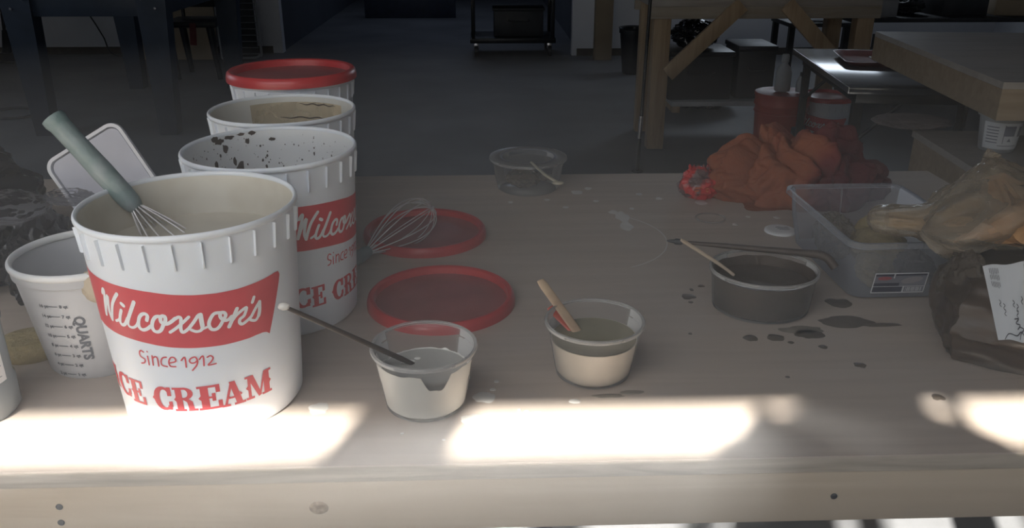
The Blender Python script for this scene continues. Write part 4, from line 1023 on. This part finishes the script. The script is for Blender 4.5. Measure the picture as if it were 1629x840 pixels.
# red pail and what stands on it
def pail(name, label, c, r0, r1, h, m, prm=True):
    r = thing(name, label, 'bucket', c)
    obj('pail_wall', lathe([(0, .004), (r0-.01, 0), (r0, .006), (r0+(r1-r0)*.74, h*.74), (r0+(r1-r0)*.74+.006, h*.745), (r0+(r1-r0)*.74+.006, h*.765), (r0+(r1-r0)*.76, h*.77), (r0+(r1-r0)*.85, h*.85), (r0+(r1-r0)*.85+.007, h*.855), (r0+(r1-r0)*.85+.007, h*.875), (r1, h*.90), (r1, h), (r1-.004, h), (r0-.004, .01), (0, .01)], 56), m, r)
    return r
rp = pail('pail', 'orange red plastic pail with a grey print on the floor by the workbench leg', (1.70, 4.78, 0), .128, .150, .40, 'pailred')
bm = rect(B(), .02, .03, .17, .24); f = lambda u, v: Vector(((.132+.022*v/.4+.002)*math.sin(u/.14), -(.132+.022*v/.4+.002)*math.cos(u/.14), v))
obj('pail_print', wrap(refine(bm, .02), f), 'pailprint', rp, fix=False)
obj('pail_lid', lathe([(0, .402), (.13, .402), (.148, .41), (.155, .408), (.155, .392), (.151, .392)], 56), 'pailred', rp)
bt = thing('spray_bottle', 'grey white plastic bottle standing on the red pail', 'bottle', (1.70, 4.80, .4105))
obj('bottle_body', lathe([(0, .002), (.040, 0), (.044, .006), (.044, .10), (.036, .13), (.018, .15), (.016, .165), (0, .165)], 36), 'greywhite', bt)
obj('bottle_cap', lathe([(.019, .160), (.021, .163), (.021, .195), (.017, .205), (0, .205)], 28), 'greywhite', bt)
bt2 = thing('spray_bottle', 'smaller grey bottle beside the taller one on the red pail', 'bottle', (1.795, 4.76, .4105))
obj('bottle_body', lathe([(0, .002), (.028, 0), (.030, .006), (.030, .06), (.020, .085), (.012, .09), (0, .09)], 32), 'greywhite', bt2)
obj('bottle_cap', lathe([(.013, .088), (.015, .09), (.015, .11), (0, .114)], 24), 'greydark', bt2)
# ice cream bucket on the floor below the black topped table
b5 = dup(b1); b5.scale = (1.35, 1.35, 1.35); b5.location = (2.03, 4.95, 0); b5.rotation_euler.z = R_(-38); del b5['group']
b5['label'] = 'white bucket with red banner standing on the floor under the black topped table'
inner(b5, 'white_in')
lid5 = dup(lid1); lid5.scale = (1.35*1.10, 1.35*1.10, 1.5); lid5.location = (2.03, 4.95, 1.35*BH-.003); lid5['label'] = 'red lid closing the white bucket on the floor under the black topped table'; del lid5['group']
# black topped table with steel legs
mtb = thing('metal_table', 'small table with a glossy dark top on black angle legs', 'table', (1.85, 3.56, 0), R_(-7.2)); O = Vector(mtb.location)
obj('glossy_top', box((0, 0, .735), (.86, .98, .028), bev=.003), 'darkgloss', mtb)
obj('edge_strip', box((-.431, 0, .736), (.004, .98, .024), bev=.0015), 'steel', mtb)
obj('under_frame', box((0, 0, .700), (.78, .90, .040), bev=.003), 'blackmetal', mtb)
for sx in (-1, 1):
    for sy in (-1, 1):
        L_ = obj('leg', add_box(box((sx*.37, sy*.43, .345), (.036, .008, .69)), (sx*.384, sy*.43-sy*.016, .345), (.008, .036, .69)), 'blackmetal', mtb)
for sy in (-1, 1):
    obj('brace', tube([(-.37, sy*.425, .52), (-.20, sy*.425, .69)], .008, 8), 'blackmetal', mtb); obj('brace', tube([(.37, sy*.425, .52), (.20, sy*.425, .69)], .008, 8), 'blackmetal', mtb)
# red tray with a silver sheet on it
ty = thing('red_tray', 'shallow red tray lying on the glossy dark table', 'tray', (1.80, 3.68, .7495), R_(-12))
obj('tray_body', add_loft(B(), [rb(.44, .30, .03, 0), rb(.50, .36, .04, .022), rb(.49, .35, .038, .022), rb(.435, .295, .03, .004)], cap0=True, cap1=True), 'copper', ty)
ss = obj('silver_sheet', box((0, 0, .0015), (.20, .17, .003)), 'silver'); ss.location = (1.80, 3.70, .7540); ss.rotation_euler = (0, 0, R_(-12)); tag(ss, 'shiny silver sheet lying in the red tray', 'sheet')
o = obj('clear_film', crumple((2.10, 3.50, .795), (.07, .06, .035), 66, .4, 2, 5, floor=.7505), 'filmbag'); rebase(o, (2.10, 3.50, .75)); tag(o, 'crumpled clear film at the right end of the red tray', 'plastic film')
# large plywood tables at the right
tbR = thing('plywood_table', 'big plywood topped table at the upper right, thick edged', 'table', (0, 0, 0))
q1, q2 = at(1393, 50, .93), at(1597, 131, .93); ex = Vector((q1.y-q2.y, q2.x-q1.x, 0)).normalized()
q3, q4 = q2+ex*1.7, q1+ex*1.7
tbR.location = (q1.x, q2.y, 0); O = Vector(tbR.location)
obj('table_top', shift(poly3([q2, q3, q4, q1], .018), -O), 'slab', tbR)
obj('edge_board', shift(poly3([Vector(q)+Vector((0, 0, -.0185)) for q in (q2, q3, q4, q1)], .085), -O), 'slab_edge', tbR)
ey = (q1-q2).normalized()
for a, b in ((.98, .12), (1.60, .12)):
    for q, s_ in ((q2, 1), (q1, -1)):
        c = q+ex*a+ey*b*s_-O; obj('leg', box((c.x, c.y, (.93-.1035)/2), (.10, .10, .93-.1035), bev=.004), 'pine', tbR)
    c = (q1+q2)/2+ex*a-O; obj('stretcher', box((c.x, c.y, .25), (.045, (q1-q2).length-.36, .09), rz=math.atan2(-ey.x, ey.y)), 'pine', tbR)
# lower plywood box table
lb = thing('plywood_bench', 'low box-sided plywood bench at the right behind the clear bin', 'bench', (0, 0, 0))
q1, q2 = at(1452, 207, .70), at(1562, 276, .70); ex = Vector((q1.y-q2.y, q2.x-q1.x, 0)).normalized()
q3, q4 = q2+ex*.72, q1+ex*.72
lb.location = (q1.x, q2.y, 0); O = Vector(lb.location)
obj('bench_top', shift(poly3([q2, q3, q4, q1], .02), -O), 'slab', lb)
cc = (q1+q2+q3+q4)/4
def inset(q, k, dz): v = cc-q; return q+v.normalized()*k+Vector((0, 0, dz))
obj('bench_side', shift(poly3([inset(q, .008, -.0205) for q in (q2, q3, q4, q1)], .23), -O), 'slab_edge', lb)
obj('bench_base', shift(poly3([inset(q, .05, -.251) for q in (q2, q3, q4, q1)], .449), -O), 'pine', lb)
# tub with printed label on it
tp_ = at(1583, 238, .70)
tu = thing('plastic_tub', 'white lidded tub with a printed label standing on the low plywood bench', 'tub', (tp_.x, tp_.y, .7006))
hh, r0, r1 = .112, .048, .062
obj('tub_wall', lathe([(0, .002), (r0-.004, 0), (r0, .004), (r1-.004, hh-.012), (r1-.004, hh), (r1-.006, hh), (r0-.002, .006), (0, .006)], 48), 'greywhite', tu)
obj('tub_lid', lathe([(0, hh-.004), (r1-.008, hh-.004), (r1-.006, hh+.003), (r1+.001, hh+.003), (r1+.002, hh-.010), (r1, hh-.010)], 48), 'greywhite', tu)
rt = lambda v: r0+(r1-.004-r0)*v/hh+.0012
onT = lambda u, v: Vector((rt(v)*math.sin(u/.055-.35), -rt(v)*math.cos(u/.055-.35), v))
l1 = obj('tub_label', wrap(refine(rect(B(), -.055, .012, .075, .090), .012), onT), 'paper', tu, fix=False)
bm = B()
rect(bm, .004, .052, .034, .082)
for k in range(6): rect(bm, -.045, .030+.009*k, -.012, .033+.009*k)
rect(bm, .002, .030, .004, .084); add_poly(bm, [(.014, .036), (.026, .036), (.020, .046)]); rect(bm, -.010, .022, .05, .024); rect(bm, .045, .05, .062, .08)
obj('label_print', wrap(refine(bm, .01), lambda u, v: onT(u, v)+Vector((math.sin(u/.055-.35), -math.cos(u/.055-.35), 0))*.0006), 'bluegrey', l1, fix=False)
o = obj('white_block', box((0, 0, .055), (.09, .10, .11), bev=.006), 'greywhite'); p = at(1628, 222, .70); o.location = (p.x+.05, p.y+.09, .7006); tag(o, 'pale block behind the white labelled tub on the low bench', 'block')
o = obj('cloth_piece', crumple((tp_.x-.10, tp_.y+.32, .7006+.012), (.12, .10, .014), 71, .2, 2, 5, floor=.7008), mat('dusty_cloth', (.20, .17, .17), .9, bump=.3)); rebase(o, (tp_.x-.1, tp_.y+.32, .7006)); tag(o, 'dusty flat cloth on the low bench behind the labelled tub', 'cloth')
# pole in front of the workbench
pl_ = thing('steel_pole', 'thin dark pole with a bright steel collar standing beyond the table', 'pole', (.86, 4.60, 0))
obj('pole_shaft', tube([(0, 0, .002), (.02, 0, 1.15)], .009, 12), 'blackmetal', pl_); obj('pole_collar', tube([(.0012, 0, .19), (.0042, 0, .315)], .0115, 14), 'steel', pl_); obj('pole_foot', lathe([(0, .006), (.03, .006), (.034, 0), (0, 0)], 24), 'blackmetal', pl_)
# black bin and white panel behind the bench leg
tb_ = thing('waste_bin', 'black tapered waste bin left of the pine workbench leg', 'bin', (1.34, 7.75, 0))
obj('bin_wall', lathe([(0, .01), (.075, 0), (.085, .01), (.115, .36), (.125, .36), (.125, .40), (.112, .40), (.08, .014), (0, .014)], 40), 'blackplastic', tb_)
obj('bin_bag', lathe([(.108, .37), (.128, .395), (.132, .405), (.128, .408), (.110, .395)], 40, close=True), 'blackbag', tb_)
o = obj('panel', box((0, 0, .24), (.10, .03, .48), bev=.003), 'greywhite'); o.location = (1.535, 7.80, 0); tag(o, 'narrow pale panel standing beside the black waste bin', 'panel')
o = obj('post', box((0, 0, 1.49), (.17, .12, 2.98), bev=.004), 'board'); o.location = (1.18, 8.55, 0); tag(o, 'brown wooden post beside the pale wall strip', 'post')
# ---- left background
st_ = thing('steel_stand', 'dark blue steel stand on four tapered legs at the left', 'stand', (-2.47, 6.4, 0)); O = Vector(st_.location)
obj('stand_top', box((0, 0, .93), (1.02, 1.75, .05), bev=.004), 'bluemetal', st_)
obj('front_rail', box((0, -.82, .835), (.92, .03, .17), bev=.003), 'bluemetal', st_); obj('back_rail', box((0, .82, .835), (.92, .03, .17), bev=.003), 'bluemetal', st_)
for sx in (-.44, .44): obj('side_rail', box((sx, 0, .835), (.03, 1.64, .17), bev=.003), 'bluemetal', st_)
for sx in (-1, 1):
    for sy in (-1, 1):
        a = Vector((sx*.415, sy*.80, .80)); b = Vector((sx*.40, sy*.80, .0))
        bm = B(); add_loft(bm, [[(b.x-.055, b.y-.055, 0), (b.x+.055, b.y-.055, 0), (b.x+.055, b.y+.055, 0), (b.x-.055, b.y+.055, 0)], [(a.x-.095, a.y-.06, .92), (a.x+.095, a.y-.06, .92), (a.x+.095, a.y+.06, .92), (a.x-.095, a.y+.06, .92)]])
        obj('leg', bm, 'bluemetal', st_)
for x, z in ((-.36, .86), (.36, .86), (-.44, .80), (.44, .80)):
    b2_ = lathe([(0, .006), (.007, .005), (.010, 0)], 14); bmesh.ops.rotate(b2_, verts=b2_.verts, cent=(0, 0, 0), matrix=Matrix.Rotation(PI/2, 3, 'X')); shift(b2_, (x, -.868 if abs(x) > .3 else -.836, z)); obj('bolt', b2_, 'steel', st_)
o = obj('tan_sheet', box((0, 0, .36), (.88, .02, .72), bev=.002, mtx=Matrix.Rotation(R_(-7), 4, 'X')), 'board'); o.location = (-3.06, 8.66, .003); tag(o, 'tan sheet of board leaning on the back wall behind the stand', 'board')
# heater grille with a white tube frame
ht = thing('wire_rack', 'grey rack with a pale tube frame by the back wall', 'rack', (-2.38, 8.62, 0))
obj('rack_frame', tube(catmull([(-.20, 0, .02), (.10, 0, .02), (.17, 0, .05), (.19, 0, .12), (.17, 0, .9)], 6), .012, 10), 'greywhite', ht); obj('rack_frame', tube([(-.20, 0, .02), (-.20, 0, .9)], .012, 10), 'greywhite', ht)
for k in range(12): obj('rack_wire', tube([(-.19, 0, .06+.06*k), (.17, 0, .06+.06*k)], .004, 6), 'greywhite', ht)
obj('rack_panel', box((-.02, .05, .42), (.33, .03, .78), bev=.004), 'greydark', ht)
ch = thing('chair', 'dark chair leg and seat beside the tan sheet', 'chair', (-2.32, 7.75, 0))
for sx, sy in ((-.0, -.17), (-.36, -.17), (0, .2), (-.36, .2)):
    add = tube([(sx+.015, sy, 0), (sx-.02, sy, .44)], [.022, .034], 12); obj('leg', add, 'blackmetal', ch)
obj('seat', box((-.19, .015, .465), (.46, .44, .05), bev=.012), 'blackplastic', ch); obj('backrest', box((-.19, .23, .75), (.44, .03, .36), bev=.012), 'blackplastic', ch)
for sx in (-.36, -.02): obj('back_post', tube([(sx, .22, .48), (sx, .235, .80)], .016, 10), 'blackmetal', ch)
sr = obj('strap', tube(catmull([(-.15, -.215, .48), (-.15, -.23, .40), (-.16, -.228, .30)], 6), [(.028, .004)]*13, 8, flat=(1, 0, 0)), mat('dull_red_strap', (.12, .02, .02), .7), ch)
# floor broom
bo = thing('push_broom', 'black push broom leaning at the far left', 'broom', (-4.62, 8.55, 0))
obj('broom_handle', tube([(0, 0, .10), (-.10, .45, 1.35)], .016, 12), 'blackplastic', bo); obj('broom_socket', tube([(0, 0, .06), (-.02, .09, .29)], [.045, .03], 12), 'blackplastic', bo)
obj('broom_head', box((0, 0, .055), (.34, .10, .08), bev=.012), 'blackplastic', bo); obj('broom_bristles', box((0, 0, .012), (.32, .08, .02)), 'greydark', bo)
c0 = at(20, 182, 0); o = obj('cable', tube([(c0.x+.24*math.cos(2*PI*i/48), c0.y+.17*math.sin(2*PI*i/48), .010+.004*math.sin(i*.6)) for i in range(48)], .010, 8, closed=True), 'blackplastic'); rebase(o, (c0.x, c0.y, 0)); tag(o, 'black cable lying in a loop on the floor at the left', 'cable')
c1_ = atY(137, 25, 8.9); c2_ = atY(182, 82, 8.9); o = obj('cord', tube(catmull([(c1_.x-.25, 8.98, c1_.z+.4), (c1_.x, 8.97, c1_.z), ((c1_.x+c2_.x)/2, 8.95, (c1_.z+c2_.z)/2-.03), (c2_.x, 8.9, .012), (c2_.x+.4, 8.9, .008)], 8), .007, 8), 'blackplastic'); rebase(o, (c2_.x, 8.9, 0)); tag(o, 'thin dark cord hanging down the back wall under the stand', 'cord')
# ---- cart in the passage
ct = thing('rolling_cart', 'dark rolling cart on casters at the mouth of the passage', 'cart', (.30, 9.0, 0))
obj('cart_deck', box((0, 0, .16), (.86, .56, .05), bev=.006), 'blackmetal', ct); obj('cart_shelf', box((0, 0, .62), (.86, .56, .04), bev=.006), 'cartblue', ct)
for sx in (-1, 1):
    for sy in (-1, 1):
        obj('post', box((sx*.40, sy*.25, .58), (.035, .035, .80), bev=.003), 'blackmetal', ct)
        cs = obj('caster', tube([(sx*.37-.018, sy*.23, .058), (sx*.37+.018, sy*.23, .058)], .056, 24), 'blackplastic', ct)
        obj('fork', box((sx*.37, sy*.23, .105), (.052, .05, .062), bev=.004), 'steel', cs)
obj('cart_handle', tube(catmull([(-.42, -.25, .96), (-.47, -.25, 1.0), (-.47, .25, 1.0), (-.42, .25, .96)], 6), .013, 10), 'steel', ct)
crate('tool_case', 'charcoal case riding on the deck of the rolling cart', 'case', (.36, 9.0, .186), (.50, .36, .28), 'greydark')
o = obj('blue_sheet', box((0, 0, .30), (1.25, .03, .60), bev=.003), 'cartblue'); o.location = (-1.0, 12.2, 0); tag(o, 'dark blue sheet standing deep in the passage', 'sheet')
# ---- clutter shelf at the far right
shf = thing('shelf_unit', 'dark open shelf full of clutter at the upper right', 'shelf', (3.85, 6.6, 0))
for z in (.20, .62, 1.05): obj('shelf_board', box((0, 0, z), (2.3, .55, .03), bev=.003), 'greydark', shf)
for sx in (-1.12, 1.12):
    for sy in (-.25, .25): obj('post', box((sx, sy, .65), (.04, .04, 1.3)), 'blackmetal', shf)
rnd = random.Random(12)
def small_box(label, x, y, z, s, m, rz=0., name='carton'):
    r = thing(name, label, 'box', (x, y, z), rz)
    obj('carton_body', box((0, 0, s[2]*.5), s, bev=.004), m, r)
    obj('carton_flap', box((s[0]*.12, 0, s[2]+.0026), (s[0]*.7, s[1]*.96, .005)), m, r)
zz = .6355
small_box('pale carton with cut corner on the clutter shelf, left end', 2.92, 6.47, zz, (.24, .2, .12), 'greywhite', .3)
small_box('pale carton at the right of the clutter shelf', 4.60, 6.50, zz, (.34, .22, .10), 'greywhite', -.1)
small_box('charcoal carton in the middle of the clutter shelf', 3.58, 6.60, zz, (.36, .3, .16), 'greydark', .1)
small_box('brown carton on the clutter shelf beside the charcoal one', 4.02, 6.61, zz, (.32, .3, .11), 'board', -.15)
small_box('dark carton low on the clutter shelf', 3.3, 6.55, .2155, (.5, .36, .26), 'blackplastic', .05)
small_box('tan carton low on the clutter shelf', 4.05, 6.55, .2155, (.5, .36, .24), 'board', -.05)
o = obj('dark_cloth', crumple((3.22, 6.60, zz+.06), (.11, .12, .06), 81, .35, 2, 5, floor=zz+.0005), 'greydark'); rebase(o, (3.22, 6.60, zz)); tag(o, 'dark crumpled cloth on the clutter shelf between two cartons', 'cloth')
o = obj('silver_foil', crumple((4.30, 6.6, zz+.04), (.07, .09, .04), 82, .4, 2.4, 5, floor=zz+.0005), 'silver'); rebase(o, (4.30, 6.6, zz)); tag(o, 'piece of silver foil on the clutter shelf', 'foil')
# bright foil and dark bag under the workbench, far side
o = obj('dark_bag', crumple((1.62, 6.3, .20), (.28, .22, .20), 83, .3, 1.8, 5, floor=.001), 'blackbag'); rebase(o, (1.62, 6.3, 0)); tag(o, 'dark bag on the floor behind the pine workbench', 'bag')
p = at(1303, 30, .62)-Vector((.06, 0, 0)); small_tbl = thing('side_table', 'dark side table behind the pine workbench with a white sheet on it', 'table', (p.x, p.y, 0))
obj('table_top', box((0, 0, .60), (.46, .42, .03), bev=.003), 'greydark', small_tbl)
for sx in (-.2, .2):
    for sy in (-.18, .18): obj('leg', box((sx, sy, .292), (.04, .04, .584)), 'blackmetal', small_tbl)
o = obj('white_sheet', crumple((p.x, p.y-.08, .6155+.012), (.13, .09, .014), 84, .15, 2, 4, floor=.6155), 'paper'); rebase(o, (p.x, p.y-.08, .6155)); tag(o, 'bright white sheet on the dark side table, seen under the workbench', 'sheet')

# ------------------------------------------------------------------ the person at the window whose shadow falls on the table
def person():
    r = thing('person', 'person in a dark jacket standing at the window behind the viewpoint', 'person', (.13, -.155, 0))
    def skin(name, V, E, rad, m, lvl=2, root=0, parent=r):
        me = bpy.data.meshes.new(name); me.from_pydata(V, E, []); me.materials.append(M[m])
        o = bpy.data.objects.new(name, me); COL.objects.link(o); o.parent = parent
        md = o.modifiers.new('skin', 'SKIN'); md.use_smooth_shade = True
        o.data.skin_vertices[0].data[root].use_root = True
        for i, q in enumerate(rad): o.data.skin_vertices[0].data[i].radius = q
        sd = o.modifiers.new('sub', 'SUBSURF'); sd.levels = lvl; sd.render_levels = lvl
        return o
    V = [(0, 0, .86), (0, 0, 1.02), (0, 0, 1.18), (0, .0, 1.30), (0, .0, 1.385), (0, .0, 1.44), (0, .005, 1.50), (0, .005, 1.60),
         (.075, 0, 1.378), (.165, 0, 1.315), (.21, -.01, 1.05), (.20, .03, .84), (-.085, 0, 1.377), (-.18, 0, 1.324), (-.21, -.01, 1.05), (-.20, .03, .84),
         (.09, 0, .80), (.10, .01, .46), (.10, -.01, .08), (.10, .09, .04), (-.09, 0, .80), (-.10, .01, .46), (-.10, -.01, .08), (-.10, .09, .04)]
    E = [(0, 1), (1, 2), (2, 3), (3, 4), (4, 5), (5, 6), (6, 7), (3, 8), (8, 9), (9, 10), (10, 11), (3, 12), (12, 13), (13, 14), (14, 15), (0, 16), (16, 17), (17, 18), (18, 19), (0, 20), (20, 21), (21, 22), (22, 23)]
    rad = [(.15, .10), (.14, .10), (.15, .10), (.13, .085), (.06, .06), (.055, .055), (.085, .085), (.075, .085)]+[(.042, .042), (.045, .045), (.042, .042), (.032, .032)]*2+[(.085, .085), (.06, .06), (.042, .042), (.036, .03)]*2
    skin('body', V, E, rad, 'cloth_dark')
    obj('shadow_strap', tube(catmull([(-.125, -.10, 1.10), (-.125, -.075, 1.30), (-.125, -.02, 1.398), (-.125, .03, 1.392), (-.125, .09, 1.28), (-.125, .10, 1.10)], 8), [(.012, .004)]*41, 10, flat=(1, 0, 0)), 'denim', r)  # unseen strap added to shape the outline of the shoulder's shadow
    return r
person()

# ------------------------------------------------------------------ box of scattering air added to veil the table front
hz = obj('haze', box((-.2, .75, .981), (2.6, 1.3, .354)), M['wall'], smooth=0)
hm = bpy.data.materials.new('veil_air'); hm.use_nodes = True; hn = hm.node_tree; hn.nodes.remove(hn.nodes['Principled BSDF'])
vs = hn.nodes.new('ShaderNodeVolumeScatter'); vs.inputs['Color'].default_value = (.95, .96, 1.0, 1); vs.inputs['Density'].default_value = HAZE; vs.inputs['Anisotropy'].default_value = -.15
hn.links.new(vs.outputs[0], hn.nodes['Material Output'].inputs['Volume']); hz.data.materials[0] = hm
tag(hz, 'pale veil of haze added in the air above the work table', 'haze', kind='stuff')
